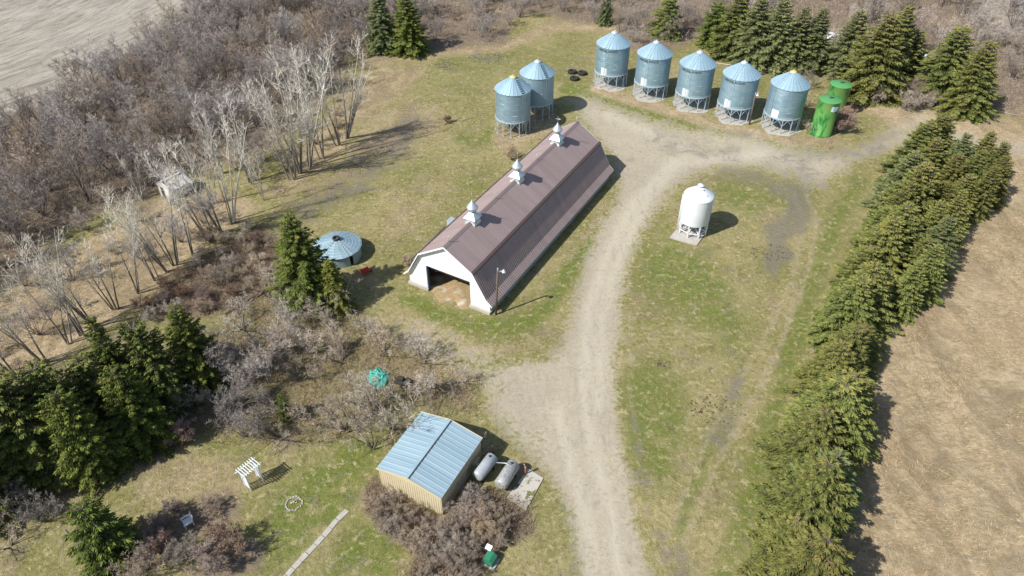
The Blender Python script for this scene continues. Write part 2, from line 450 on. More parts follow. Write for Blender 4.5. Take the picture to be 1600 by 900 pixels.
def masks(px, py):
    n = px.shape
    z = lambda: np.zeros(n)
    def mx(a, *bs):
        for b in bs: a = np.maximum(a, b)
        return a
    gravel = np.maximum(poly_mask(px, py, GRAVEL, 16), 0)
    gravel = gravel * (1 - 0.3 * stroke_mask(px, py, [(765, 570), (785, 640), (835, 700)], 22, 26))
    gravel = mx(gravel, 0.62 * stroke_mask(px, py, [(1290, 250), (1350, 235), (1410, 200), (1450, 185)], 14, 12), 0.55 * stroke_mask(px, py, [(640, 520), (700, 545), (790, 590)], 22, 20), 0.8 * stroke_mask(px, py, [(1320, 250), (1380, 225), (1450, 200), (1530, 225), (1640, 238)], 11, 10))
    green = mx(1.35 * stroke_mask(px, py, [(885, 140), (930, 150), (1000, 172), (1080, 188), (1150, 204), (1220, 222), (1262, 232)], 9, 9),
               1.35 * stroke_mask(px, py, [(640, 465), (690, 492), (745, 508), (790, 512), (835, 498), (860, 470), (885, 430), (915, 385)], 12, 11),
               0.8 * stroke_mask(px, py, [(885, 790), (900, 840), (905, 900)], 9, 9),
               0.9 * poly_mask(px, py, [(1000, 400), (1050, 370), (1110, 400), (1170, 500), (1150, 560), (1060, 480), (1010, 470)], 28),
               0.85 * poly_mask(px, py, [(965, 600), (1010, 560), (1060, 600), (1080, 680), (1040, 780), (1000, 740), (975, 680)], 25),
               0.9 * stroke_mask(px, py, [(1340, 290), (1300, 360), (1270, 440), (1235, 560), (1200, 680), (1165, 800), (1130, 900)], 17, 14),
               0.85 * stroke_mask(px, py, [(1110, 690), (1085, 760), (1060, 830)], 9, 12),
               0.95 * poly_mask(px, py, [(470, 722), (520, 690), (590, 680), (600, 720), (560, 770), (545, 800), (500, 830), (450, 890), (400, 900), (395, 840), (420, 780)], 16),
               0.9 * poly_mask(px, py, [(560, 800), (610, 830), (640, 860), (610, 910), (480, 915), (520, 860)], 14),
               0.75 * stroke_mask(px, py, [(330, 700), (400, 715), (380, 730)], 12, 12),
               0.75 * stroke_mask(px, py, [(690, 95), (760, 90), (800, 85)], 9, 9),
               0.8 * stroke_mask(px, py, [(720, 215), (745, 225), (765, 205)], 9, 8),
               0.4 * poly_mask(px, py, [(600, 250), (660, 240), (760, 250), (770, 300), (700, 330), (640, 350), (620, 310)], 22),
               0.7 * poly_mask(px, py, [(1120, 280), (1200, 290), (1230, 320), (1180, 340), (1110, 320)], 15),
               0.6 * stroke_mask(px, py, [(1000, 60), (1090, 105), (1190, 135)], 10, 10),
               0.6 * stroke_mask(px, py, [(760, 520), (800, 300)], 0, 30) * 0,
               0.45 * poly_mask(px, py, [(620, 100), (790, 60), (900, 60), (900, 130), (760, 130), (650, 160)], 25))
    litter = mx(0.55 * poly_mask(px, py, [(430, 330), (480, 280), (560, 235), (640, 180), (690, 190), (640, 240), (560, 290), (480, 340)], 22), 0.5 * stroke_mask(px, py, [(610, 520), (700, 560), (760, 600)], 16, 18), 0.55 * stroke_mask(px, py, [(900, 500), (940, 400)], 0, 14), poly_mask(px, py, WOODS, 22), poly_mask(px, py, TOPW, 10), poly_mask(px, py, RIGHTW, 14), 0.95 * poly_mask(px, py, THICK, 16), 0.45 * poly_mask(px, py, MIDB, 30),
                poly_mask(px, py, SHEDB, 10), 0.9 * poly_mask(px, py, [(-60, 600), (130, 580), (300, 560), (330, 660), (250, 730), (140, 770), (-60, 800)], 22),
                0.8 * stroke_mask(px, py, [(240, 830), (300, 810), (350, 790)], 30, 18), 0.9 * stroke_mask(px, py, [(330, 880), (390, 870)], 28, 15),
                0.7 * stroke_mask(px, py, [(180, 640 + 250), (230, 880)], 22, 15),
                0.65 * stroke_mask(px, py, [(300, 440), (150, 560), (20, 640)], 16, 20),
                0.7 * stroke_mask(px, py, [(560, 240), (620, 220), (640, 190)], 20, 20))
    straw = mx(poly_mask(px, py, RFIELD, 14), 0.95 * poly_mask(px, py, [(1330, 160), (1420, 165), (1500, 185), (1620, 190), (1640, 250), (1560, 250), (1440, 220)], 10),
               0.9 * poly_mask(px, py, [(-60, 600), (0, 440), (80, 400), (230, 320), (300, 290), (390, 310), (400, 330), (300, 400), (200, 490), (100, 560), (0, 640)], 15),
               0.7 * poly_mask(px, py, [(540, 120), (600, 95), (680, 100), (640, 140), (560, 190), (545, 240), (480, 290), (420, 310), (440, 260), (500, 200)], 15),
               0.55 * poly_mask(px, py, [(560, 180), (640, 150), (700, 160), (690, 220), (600, 240), (540, 260)], 20), 0.42 * poly_mask(px, py, [(640, 260), (740, 250), (700, 340), (610, 400), (560, 380)], 25),
               0.8 * stroke_mask(px, py, [(560, 100), (680, 82), (790, 74), (860, 40), (960, 45), (1010, 80)], 8, 8),
               0.5 * poly_mask(px, py, [(200, 740), (300, 700), (420, 720), (380, 800), (280, 850), (220, 800)], 22),
               0.85 * stroke_mask(px, py, [(930, 138), (990, 158), (1060, 178), (1130, 196), (1200, 214), (1250, 222), (1300, 218)], 9, 7),
               0.75 * stroke_mask(px, py, [(790, 215), (850, 190)], 22, 8), 0.6 * stroke_mask(px, py, [(885, 410), (950, 320)], 6, 8),
               0.5 * stroke_mask(px, py, [(640, 500), (700, 535), (760, 548), (840, 540)], 14, 12), 0.6 * stroke_mask(px, py, [(1275, 540), (1262, 590)], 6, 5),
               0.5 * poly_mask(px, py, [(560, 560), (700, 540), (760, 570), (750, 640), (640, 620)], 20))
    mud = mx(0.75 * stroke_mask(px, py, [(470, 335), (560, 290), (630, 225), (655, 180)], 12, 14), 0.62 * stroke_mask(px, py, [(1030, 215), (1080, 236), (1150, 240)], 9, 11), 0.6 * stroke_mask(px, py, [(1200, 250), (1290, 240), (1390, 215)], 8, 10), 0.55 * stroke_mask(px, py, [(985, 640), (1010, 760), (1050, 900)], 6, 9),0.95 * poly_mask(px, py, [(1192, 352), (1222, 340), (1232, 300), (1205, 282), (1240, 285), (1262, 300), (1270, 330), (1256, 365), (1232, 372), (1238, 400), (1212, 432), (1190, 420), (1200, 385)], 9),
             0.72 * stroke_mask(px, py, [(1150, 590), (1140, 640), (1125, 690)], 12, 12), 0.7 * stroke_mask(px, py, [(1065, 900), (1062, 860)], 14, 10),
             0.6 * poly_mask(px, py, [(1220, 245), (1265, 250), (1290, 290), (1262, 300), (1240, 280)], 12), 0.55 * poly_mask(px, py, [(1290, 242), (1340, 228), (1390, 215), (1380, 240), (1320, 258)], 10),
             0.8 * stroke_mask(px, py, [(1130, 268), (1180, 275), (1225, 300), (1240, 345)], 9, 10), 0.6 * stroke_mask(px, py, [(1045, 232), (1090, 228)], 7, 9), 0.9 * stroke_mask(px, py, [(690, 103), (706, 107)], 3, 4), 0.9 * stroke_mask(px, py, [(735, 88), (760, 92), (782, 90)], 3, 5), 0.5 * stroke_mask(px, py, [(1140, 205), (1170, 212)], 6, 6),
             0.75 * stroke_mask(px, py, [(560, 250), (630, 200), (650, 170)], 8, 14) * 0.8, 0.9 * stroke_mask(px, py, [(740, 800), (830, 745)], 7, 6))
    pale = mx(poly_mask(px, py, [(-2000, 220), (0, 190), (90, 150), (170, 105), (235, 60), (300, 15), (360, -120), (-2000, -120)], 12),
              poly_mask(px, py, [(1560, 30), (1590, 60), (1900, 110), (1900, -150), (1480, -150), (1520, 0)], 12),
              np.clip((-60 - py) / 30, 0, 1))
    track = z()
    for st, wd in (([(1258, 300), (1276, 350), (1262, 430), (1228, 520), (1180, 610), (1132, 700), (1092, 790), (1062, 880)], 3.2),
                   ([(1240, 300), (1256, 350), (1240, 430), (1205, 510), (1152, 600), (1105, 690), (1065, 780), (1030, 880)], 3.0),
                   ([(1245, 440), (1215, 560), (1140, 700)], 2.5), ([(985, 480), (985, 600), (1010, 740), (1040, 900)], 3.0)):
        track = mx(track, 0.85 * stroke_mask(px, py, st, wd, 4.5))
    # wheel lines worn paler and darker along the drive
    rut = z()
    for st, wd, a in (([(925, 900), (915, 800), (890, 720), (870, 640)], 7, 1), ([(968, 900), (955, 800), (925, 700), (912, 600), (920, 480), (948, 400), (990, 320), (1050, 255), (1200, 240)], 7, 1),
                      ([(935, 640), (938, 500), (960, 420), (1010, 310), (1080, 235), (950, 180)], 6, .9), ([(1180, 235), (1240, 255), (1275, 300)], 5, .8)):
        rut = mx(rut, a * stroke_mask(px, py, st, wd, 6))
    return gravel, green, litter, straw, mud, pale, track, rut

def ground_material():
    m = mat('ground_cover', (0.3, 0.27, 0.15), 0.95, 0, 0.08); g = NG(m)
    co = g.coord()
    A1 = g.n('ShaderNodeAttribute', attribute_name='M1'); A2 = g.n('ShaderNodeAttribute', attribute_name='M2')
    s1 = g.n('ShaderNodeSeparateColor'); g.L.new(A1.outputs['Color'], s1.inputs[0])
    s2 = g.n('ShaderNodeSeparateColor'); g.L.new(A2.outputs['Color'], s2.inputs[0])
    gravel, green, litter = s1.outputs; straw = A1.outputs['Alpha']
    mud, pale, track = s2.outputs; rut = A2.outputs['Alpha']
    nL = g.noise(co, 0.11, 4, 0.6, 0.4)      # 9 m patches
    nM = g.noise(co, 0.55, 5, 0.62, 0.3)     # 2 m
    nS = g.noise(co, 2.6, 5, 0.7)            # 40 cm
    nF = g.noise(co, 11.0, 3, 0.75)           # 9 cm
    drift = g.noise(g.mapping(co, (0.7, 1.5, 1), (0, 0, 0.5)), 0.9, 6, 0.7, 1.6)
    def th(mk, amp=0.5, k=3.0, n=nM, n2=nS):
        v = g.math('ADD', mk, g.math('MULTIPLY', g.math('SUBTRACT', n, 0.5), amp))
        v = g.math('ADD', v, g.math('MULTIPLY', g.math('SUBTRACT', n2, 0.5), amp))
        return g.mapr(v, 0.5 - 0.5 / k, 0.5 + 0.5 / k)
    fine = g.mapr(g.math('ADD', g.math('MULTIPLY', nS, 0.5), g.math('MULTIPLY', nF, 0.5)), 0.36, 0.64)
    # lawn: tan thatch with olive growth
    tan = g.mix(fine, (0.20, 0.17, 0.075), (0.46, 0.40, 0.205))
    olive = g.mix(fine, (0.12, 0.120, 0.040), (0.30, 0.28, 0.11))
    patch = g.mapr(g.math('ADD', g.math('MULTIPLY', nL, 0.75), g.math('MULTIPLY', nM, 0.5)), 0.54, 0.74)
    patch = g.math('ADD', patch, g.math('MULTIPLY', g.math('SUBTRACT', drift, 0.5), 0.9), clamp=True)
    c = g.mix(patch, olive, tan)
    brown = g.mix(fine, (0.20, 0.155, 0.10), (0.34, 0.275, 0.19))
    c = g.mix(g.mapr(g.noise(g.mapping(co, (1, 1, 1)), 0.23, 4, 0.6, 0.5), 0.56, 0.72, 0, 0.75), c, brown)
    gr = g.mix(fine, (0.080, 0.118, 0.020), (0.205, 0.235, 0.055))
    gb = g.math('MULTIPLY', green, g.mapr(g.noise(g.mapping(co, (1, 1.6, 1), (0, 0, 0.5)), 0.42, 6, 0.72, 0.6), 0.38, 0.60, 0.45, 1.25))
    c = g.mix(g.math('MULTIPLY', th(gb, 1.3, 1.4), 0.92), c, gr)
    spots = g.mapr(g.noise(co, 1.3, 7, 0.78, 0.4), 0.53, 0.62, 0, 0.75)
    c = g.mix(spots, c, g.mix(fine, (0.30, 0.25, 0.14), (0.56, 0.49, 0.29)))
    dk = g.mapr(g.noise(g.mapping(co, (1.3, 0.8, 1), (0, 0, 0.3)), 0.9, 7, 0.78, 0.5), 0.54, 0.63, 0, 0.65)
    c = g.mix(dk, c, g.mix(fine, (0.10, 0.085, 0.045), (0.20, 0.17, 0.09)))
    st = g.mix(g.mapr(g.math('ADD', g.math('MULTIPLY', drift, 0.6), g.math('MULTIPLY', nF, 0.4)), 0.38, 0.62), (0.27, 0.205, 0.125), (0.56, 0.455, 0.295))
    st = g.mix(g.mapr(nL, 0.45, 0.65, 0, 0.35), st, (0.31, 0.215, 0.13))
    st = g.mix(g.mapr(g.noise(co, 0.35, 5, 0.65, 0.8), 0.5, 0.66, 0, 0.6), st, g.mix(fine, (0.16, 0.13, 0.07), (0.33, 0.27, 0.15)))
    st = g.mix(g.mapr(g.noise(g.mapping(co, (1, 0.6, 1), (0, 0, 0.6)), 0.16, 6, 0.7, 1.6), 0.47, 0.60, 0, 0.75), st, g.mix(fine, (0.15, 0.115, 0.065), (0.32, 0.25, 0.15)))
    c = g.mix(th(straw, 0.8, 2.0), c, st)
    lt = g.mix(fine, (0.105, 0.080, 0.062), (0.30, 0.235, 0.175))
    lt = g.mix(g.mapr(nM, 0.5, 0.7, 0, 0.55), lt, (0.36, 0.28, 0.17))
    c = g.mix(g.math('MULTIPLY', th(litter, 0.9, 2.0), 0.95), c, lt)
    c = g.mix(g.math('MULTIPLY', th(track, 0.6, 1.8), 0.75), c, g.mix(fine, (0.30, 0.25, 0.16), (0.46, 0.39, 0.27)))
    sub = g.n('ShaderNodeVectorMath', operation='SUBTRACT'); g.L.new(co, sub.inputs[0]); sub.inputs[1].default_value = (-172, 165, 0)
    ln_ = g.n('ShaderNodeVectorMath', operation='LENGTH'); g.L.new(sub.outputs[0], ln_.inputs[0])
    sx = g.n('ShaderNodeSeparateXYZ'); g.L.new(sub.outputs[0], sx.inputs[0])
    cm = g.n('ShaderNodeCombineXYZ'); g.L.new(ln_.outputs['Value'], cm.inputs[0]); g.L.new(g.math('MULTIPLY', g.math('ARCTAN2', sx.outputs[1], sx.outputs[0]), 14.0), cm.inputs[1])
    pl = g.mix(g.mapr(g.noise(cm.outputs[0], 1.0, 6, 0.7, 0.4), 0.34, 0.62), (0.19, 0.165, 0.135), (0.42, 0.385, 0.325))
    pl = g.mix(g.mapr(nL, 0.4, 0.65, 0, 0.4), pl, (0.46, 0.425, 0.365))
    c = g.mix(th(pale, 0.5, 3.0), c, pl)
    # gravel with fine stones, worn wheel lines, loose dark edge
    gv = g.mix(fine, (0.31, 0.272, 0.195), (0.495, 0.447, 0.34))
    gv = g.mix(g.mapr(nL, 0.38, 0.60, 0, 0.65), gv, g.mix(fine, (0.29, 0.25, 0.19), (0.42, 0.37, 0.29)))
    gv = g.mix(g.mapr(g.noise(co, 0.8, 6, 0.7, 0.5), 0.52, 0.66, 0, 0.55), gv, g.mix(fine, (0.27, 0.235, 0.18), (0.40, 0.355, 0.28)))
    gv = g.mix(g.math('MULTIPLY', rut, g.mapr(nM, 0.3, 0.7, 0.25, 0.65)), gv, g.mix(nF, (0.47, 0.43, 0.345), (0.61, 0.565, 0.47)))
    damp = g.mapr(g.noise(g.mapping(co, (1.6, 0.35, 1), (0, 0, 0.1)), 0.8, 5, 0.7, 0.8), 0.54, 0.66, 0, 0.5)
    gv = g.mix(damp, gv, g.mix(fine, (0.25, 0.215, 0.16), (0.38, 0.335, 0.26)))
    vor = g.n('ShaderNodeTexVoronoi'); g.L.new(co, vor.inputs['Vector']); vor.inputs['Scale'].default_value = 4.5
    stone = g.math('LESS_THAN', vor.outputs['Distance'], 0.17)
    edge = g.math('SUBTRACT', 1.0, g.mapr(g.math('ABSOLUTE', g.math('SUBTRACT', gravel, 0.6)), 0.0, 0.42))
    stone = g.math('MULTIPLY', stone, g.math('MULTIPLY', g.mapr(nS, 0.42, 0.6), g.mapr(edge, 0, 1, 0.08, 0.75)))
    gv = g.mix(stone, gv, (0.17, 0.135, 0.10))
    c = g.mix(th(gravel, 1.35, 1.7), c, gv)
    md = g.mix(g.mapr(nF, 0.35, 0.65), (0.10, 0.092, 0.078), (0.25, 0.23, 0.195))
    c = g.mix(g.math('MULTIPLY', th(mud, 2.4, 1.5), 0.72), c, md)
    g.col(c)
    h = g.math('ADD', g.math('MULTIPLY', nF, 0.5), g.math('MULTIPLY', nS, 1.0))
    rough_ground = g.math('SUBTRACT', 1.0, g.math('MULTIPLY', gravel, 0.75))
    g.bump(g.math('MULTIPLY', h, rough_ground), 0.16, 0.8)
    return m
M['ground'] = ground_material()

def build_ground():
    xs = np.concatenate([-np.geomspace(2600, 128, 14), np.arange(-120, 120.01, 0.6), np.geomspace(128, 2600, 14)])
    ys = np.concatenate([[-2600, -900, -300, -100, -30, 0, 8, 14], np.arange(18, 172.01, 0.6), np.geomspace(180, 3000, 16)])
    X, Y = np.meshgrid(xs, ys)
    px, py = proj(X, Y)
    px = np.where(Y < -20, 5000, px)
    mk = masks(px, py)
    nx, ny = len(xs), len(ys)
    V = np.stack([X.ravel(), Y.ravel(), np.zeros(X.size)], 1)
    i = np.arange(ny - 1)[:, None] * nx + np.arange(nx - 1)[None, :]
    F = np.stack([i, i + 1, i + nx + 1, i + nx], -1).reshape(-1, 4)
    m1 = np.stack([mk[0], mk[1], mk[2], mk[3]], -1).reshape(-1, 4)
    m2 = np.stack([mk[4], mk[5], mk[6], mk[7]], -1).reshape(-1, 4)
    gf = mk[0].ravel()[F].mean(1); pf = mk[5].ravel()[F].mean(1)
    rf = poly_mask(px, py, RFIELD, 1).ravel()[F].mean(1)
    cls = np.where(gf > 0.56, 1, np.where(pf > 0.5, 2, np.where(rf > 0.5, 3, 0)))
    for k, nm in enumerate(['ground', 'gravel_road', 'far_field', 'dry_field']):
        f = F[cls == k]
        u, inv = np.unique(f, return_inverse=True)
        me = npmesh(nm, V[u], inv.reshape(-1, 4), M['ground'], {'M1': ('FLOAT_COLOR', m1[u]), 'M2': ('FLOAT_COLOR', m2[u])})
        prop(link(nm, me), kind='structure')
build_ground()

# ------------------------------------------------------------------ barn
def corrugated(mb, poly, y0, y1, pitch, rib, t0=0.0):
    """sheet that follows poly in (x,z), with raised ribs across its run along y"""
    ys = []; y = y0
    while y < y1 - pitch:
        ys += [(y, 0), (y + pitch * 0.62, 0), (y + pitch * 0.70, rib), (y + pitch * 0.92, rib)]
        y += pitch
    ys += [(y, 0), (y1, 0)]
    pts = [Vector((p[0], 0, p[1])) for p in poly]
    nrm = []
    for i in range(len(pts)):
        d = pts[min(i + 1, len(pts) - 1)] - pts[max(i - 1, 0)]
        n = Vector((-d.z, 0, d.x)).normalized()
        if n.z < 0: n = -n
        nrm.append(n)
    vs = []; fs = []
    k = len(pts)
    for yy, h in ys:
        for p, n in zip(pts, nrm):
            q = p + n * (h + t0); vs.append((q.x, yy, q.z))
    for i in range(len(ys) - 1):
        for j in range(k - 1):
            fs.append([i * k + j, i * k + j + 1, (i + 1) * k + j + 1, (i + 1) * k + j])
    mb.add(vs, fs)

BO = np.array([-6.64, 56.02, 0.0]); BROT = math.radians(60.22) - math.pi / 2
LB = 30.0
barn = thing('barn', 'long white gambrel barn with brown metal roof and three silver cupolas', 'barn', BO, BROT)
PROF = [(-5.52, 1.38), (-4.85, 2.0), (-3.3, 4.82), (0, 6.9), (3.3, 4.82), (4.85, 2.0), (5.52, 1.38)]
WPROF = [(-5.05, 0.32), (-5.05, 1.66), (-4.78, 1.94), (-3.25, 4.72), (0, 6.78), (3.25, 4.72), (4.78, 1.94), (5.05, 1.66), (5.05, 0.32)]
DX0, DX1, DZ0, DZ1 = -2.52, 2.72, 0.0, 3.28
def gable(mb, y0, y1, door):
    if not door:
        mb.prism(WPROF[::-1], y0, y1); return
    L = [(DX0, 0.32), (DX0, DZ1), (DX0, 5.18), (-3.25, 4.72), (-4.78, 1.94), (-5.05, 1.66), (-5.05, 0.32)]
    zR = 6.78 - (6.78 - 4.72) * DX1 / 3.25
    R_ = [(DX1, 0.32), (5.05, 0.32), (5.05, 1.66), (4.78, 1.94), (3.25, 4.72), (DX1, zR), (DX1, DZ1)]
    T = [(DX0, DZ1), (DX1, DZ1), (DX1, zR), (0, 6.78), (DX0, 5.18)]
    for p in (L, R_, T): mb.prism(p, y0, y1)
b = MB(); gable(b, 0.0, 0.16, True); b.build('front_wall', M['white_paint'], barn)
b = MB(); gable(b, LB - 0.16, LB, False); b.build('rear_wall', M['white_paint'], barn)
for s in (-1, 1):
    b = MB(); b.box((s * 4.97, LB / 2, 0.99), (0.16, LB - 0.34, 1.34)); b.build('side_wall', M['white_paint'], barn)
b = MB()
b.box((-3.80, -0.04, 0.16), (2.62, 0.5, 0.32)); b.box((3.93, -0.04, 0.16), (2.48, 0.5, 0.32))
for s in (-1, 1): b.box((s * 5.0, LB / 2 + 0.1, 0.16), (0.26, LB, 0.318))
b.box((0, LB, 0.158), (9.7, 0.3, 0.316))
b.build('foundation', M['concrete'], barn)
b = MB(); corrugated(b, [(-3.34, 4.80), (0, 6.9)], -0.35, LB + 0.3, 0.30, 0.012); corrugated(b, [(0, 6.9), (3.34, 4.80)], -0.35, LB + 0.3, 0.30, 0.012)
up = b.build('upper_roof', M['brown_roof'], barn)
b = MB(); corrugated(b, [(-5.52, 1.38), (-4.85, 2.0), (-3.3, 4.80)], -0.35, LB + 0.3, 0.30, 0.03); corrugated(b, [(3.3, 4.80), (4.85, 2.0), (5.52, 1.38)], -0.35, LB + 0.3, 0.30, 0.03)
b.build('lower_roof', M['brown_roof'], barn)
b = MB(); b.add([(-0.28, -0.36, 6.76), (0, -0.36, 6.965), (0.28, -0.36, 6.76), (-0.28, LB + 0.31, 6.76), (0, LB + 0.31, 6.965), (0.28, LB + 0.31, 6.76)], [[0, 1, 4, 3], [1, 2, 5, 4]])
b.build('ridge_cap', M['brown_trim'], barn)
for s in (-1, 1):
    b = MB(); b.add([(s * 3.2, -0.36, 4.96), (s * 3.44, -0.36, 4.80), (s * 3.46, -0.36, 4.62), (s * 3.2, LB + 0.31, 4.96), (s * 3.44, LB + 0.31, 4.80), (s * 3.46, LB + 0.31, 4.62)], [[0, 1, 4, 3], [1, 2, 5, 4]])
    b.build('break_flashing', M['brown_dark'], barn)
    b = MB(); b.box((s * 5.5, LB / 2, 1.31), (0.03, LB + 0.6, 0.13)); b.build('eave_trim', M['trim_white'], barn)
# boards under the overhang and white boards along the edge of each gable roof
def verge(y0, y1, yf):
    so_, fa = MB(), MB()
    for (x0, z0), (x1, z1) in zip(PROF[:-1], PROF[1:]):
        so_.add([(x0, y0, z0 - 0.035), (x1, y0, z1 - 0.035), (x1, y1, z1 - 0.035), (x0, y1, z0 - 0.035)], [[0, 1, 2, 3]])
        fa.add([(x0, yf, z0 - 0.20), (x1, yf, z1 - 0.20), (x1, yf, z1 + 0.01), (x0, yf, z0 + 0.01), (x0, yf + 0.04, z0 - 0.20), (x1, yf + 0.04, z1 - 0.20), (x1, yf + 0.04, z1 + 0.01), (x0, yf + 0.04, z0 + 0.01)],
               [[0, 1, 2, 3], [4, 7, 6, 5], [0, 4, 5, 1], [3, 2, 6, 7], [0, 3, 7, 4], [1, 5, 6, 2]])
    so_.build('soffit', M['trim_white'], barn); fa.build('fascia', M['white_paint'], barn)
verge(-0.34, 0.0, -0.39)
verge(LB + 0.0, LB + 0.29, LB + 0.31)
b = MB(); b.box((DX0 - 0.03, 0.04, 1.64), (0.14, 0.30, 3.26)); b.build('door_jamb', M['blue_paint'], barn)
b = MB(); b.box((0.1, 0.20, DZ1 + 0.08), (DX1 - DX0 + 0.3, 0.10, 0.16)); b.build('door_track', M['dark_metal'], barn)
b = MB(); b.box((DX0 + 0.9, 0.30, 2.95), (0.08, 0.1, 0.6)); b.box((0.1, 0.34, 3.02), (DX1 - DX0, 0.06, 0.42)); b.build('rolled_up_door', M['dark_metal'], barn)
# inside: stalls posts and loft beams
b = MB()
for y in np.arange(3.0, LB - 1, 3.6):
    for s in (-1, 1): b.box((s * 2.9, y, 1.7), (0.16, 0.16, 3.4))
    b.box((0, y, 3.4), (7.6, 0.16, 0.22))
b.build('loft_frame', M['dark_wood'], barn)
b = MB(); b.box((0, LB / 2 + 0.5, 3.56), (7.7, LB - 1.6, 0.06)); b.build('loft_floor', M['dark_wood'], barn)
b = MB()
for s in (-1, 1): b.box((s * 4.86, LB / 2, 1.0), (0.04, LB - 0.5, 1.3))
b.build('inner_lining', M['dark_wood'], barn)

def cupola(y, finial_cross=False):
    r = bpy.data.objects.new('cupola', None); COL.objects.link(r); r.parent = barn; r.location = (0, y, 6.6); r.rotation_euler = (0, 0, 0)
    b = MB()
    def sq(w_, z): return [(-w_, -w_, z), (w_, -w_, z), (w_, w_, z), (-w_, w_, z)]
    lv = [sq(0.72, -0.75), sq(0.62, 0.05), sq(0.56, 0.18), sq(0.50, 0.60), sq(0.72, 0.62), sq(0.70, 0.68), sq(0.26, 1.28)]
    vs = [p for l in lv for p in l]; fs = []
    for i in range(len(lv) - 1):
        for k in range(4): fs.append([i * 4 + k, i * 4 + (k + 1) % 4, (i + 1) * 4 + (k + 1) % 4, (i + 1) * 4 + k])
    b.add(vs, fs); b.build('base', M['cupola'], r)
    b = MB(); b.lathe([(0.27, 1.2), (0.27, 1.42), (0.36, 1.44), (0.58, 1.72), (0.62, 1.86), (0.58, 1.92), (0.36, 2.22), (0.16, 2.46), (0.05, 2.7), (0.0, 2.78)], 14, True); b.build('turret', M['cupola'], r)
    b = MB(); b.tube([(0, 0, 2.7), (0, 0, 3.55)], [0.022, 0.012], 5)
    if finial_cross: b.beam((-0.3, 0, 3.2), (0.3, 0, 3.2), 0.035); b.box((0.22, 0, 3.25), (0.18, 0.02, 0.12))
    b.build('finial', M['lamp_metal'], r)
    b = MB()
    for k, (dx, dy) in enumerate(((0, -1), (1, 0), (0, 1), (-1, 0))):
        for j in range(4):
            z = 0.24 + j * 0.09
            b.box((dx * 0.555, dy * 0.555, z), (0.7 if dx == 0 else 0.03, 0.03 if dx == 0 else 0.7, 0.03))
    b.build('louvre', M['lamp_metal'], r)
    return r
cupola(5.15); cupola(14.55); cupola(24.45, True)
for y in (0.62, 9.65, 19.15, 29.9):
    b = MB(); b.tube([(0, y, 6.9), (0, y, 7.72)], [0.028, 0.018], 5); b.lathe([(0.0, -0.06), (0.055, 0), (0.0, 0.06)], 8, True, (0, y, 7.55)); b.build('lightning_rod', M['lamp_metal'], barn)

# straw bedding inside and spilling through the doorway
def lumpy(name, x0, x1, y0, y1, h, n, fn, m):
    xs = np.linspace(x0, x1, n); ys = np.linspace(y0, y1, n * 2)
    X, Y = np.meshgrid(xs, ys)
    Z = fn(X, Y) * h + 0.02
    nx, ny = len(xs), len(ys)
    i = np.arange(ny - 1)[:, None] * nx + np.arange(nx - 1)[None, :]
    F = np.stack([i, i + 1, i + nx + 1, i + nx], -1).reshape(-1, 4)
    return npmesh(name, np.stack([X.ravel(), Y.ravel(), Z.ravel()], 1), F, m, smooth=True)
def bed(X, Y):
    e = np.clip((4.75 - np.abs(X)) / 0.5, 0, 1) * np.clip((Y + 0.45 - 0.35 * np.sin(X * 2.3)) / 0.8, -0.4, 1)
    e = np.where((Y < 0.3) & ((X < -2.3 + 0.3 * Y) | (X > 2.4 - 0.4 * Y)), -0.5, e)
    return e * (0.55 + 0.25 * np.sin(X * 1.7 + Y) + 0.2 * np.sin(Y * 2.3 - X * 3.1) + 0.15 * RNG.random(X.shape))
sb = link('straw_bedding', lumpy('straw_bedding', -4.75, 4.75, -1.7, 26, 0.22, 60, bed, M['straw']))
sb.location = tuple(BO); sb.rotation_euler = (0, 0, BROT)
prop(sb, 'golden straw bedding covering the barn floor and spilling from the doorway', 'straw', kind='stuff')

def inbarn(u, v, z=0.0):
    c, s = math.cos(BROT), math.sin(BROT)
    return (BO[0] + u * c - v * s, BO[1] + u * s + v * c, z)
# parked machine seen just inside the doorway
t = thing('tractor', 'small dark tractor parked in shade just inside the barn doorway', 'tractor', inbarn(-1.1, 6.8, 0.12), BROT + 0.15)
b = MB(); b.box((0, 0.9, 1.0), (0.62, 1.9, 0.6)); b.box((0, 2.1, 1.15), (1.0, 0.8, 0.3)); b.build('body', M['dark_metal'], t)
for s in (-1, 1):
    b = MB(); b.torus((0, 0, 0), 0.46, 0.2, 20, 8); o = b.build('wheel', M['rubber'], t, (s * 0.85, 2.2, 0.66)); o.rotation_euler = (0, math.pi / 2, 0)
    b = MB(); b.torus((0, 0, 0), 0.26, 0.12, 16, 8); o = b.build('wheel', M['rubber'], t, (s * 0.55, 0.25, 0.38)); o.rotation_euler = (0, math.pi / 2, 0)
    b = MB(); b.lathe([(0.0, 0), (0.1, 0.02), (0.11, 0.08)], 10); o = b.build('headlight', M['lamp_metal'], t, (s * 0.2, -0.1, 1.1)); o.rotation_euler = (math.pi / 2, 0, 0)
b = MB(); b.tube([(0, 1.6, 1.3), (0, 1.75, 1.75)], 0.03, 6); b.torus((0, 1.78, 1.78), 0.2, 0.025, 14, 5, 0.4); b.build('steering_wheel', M['black_paint'], t)

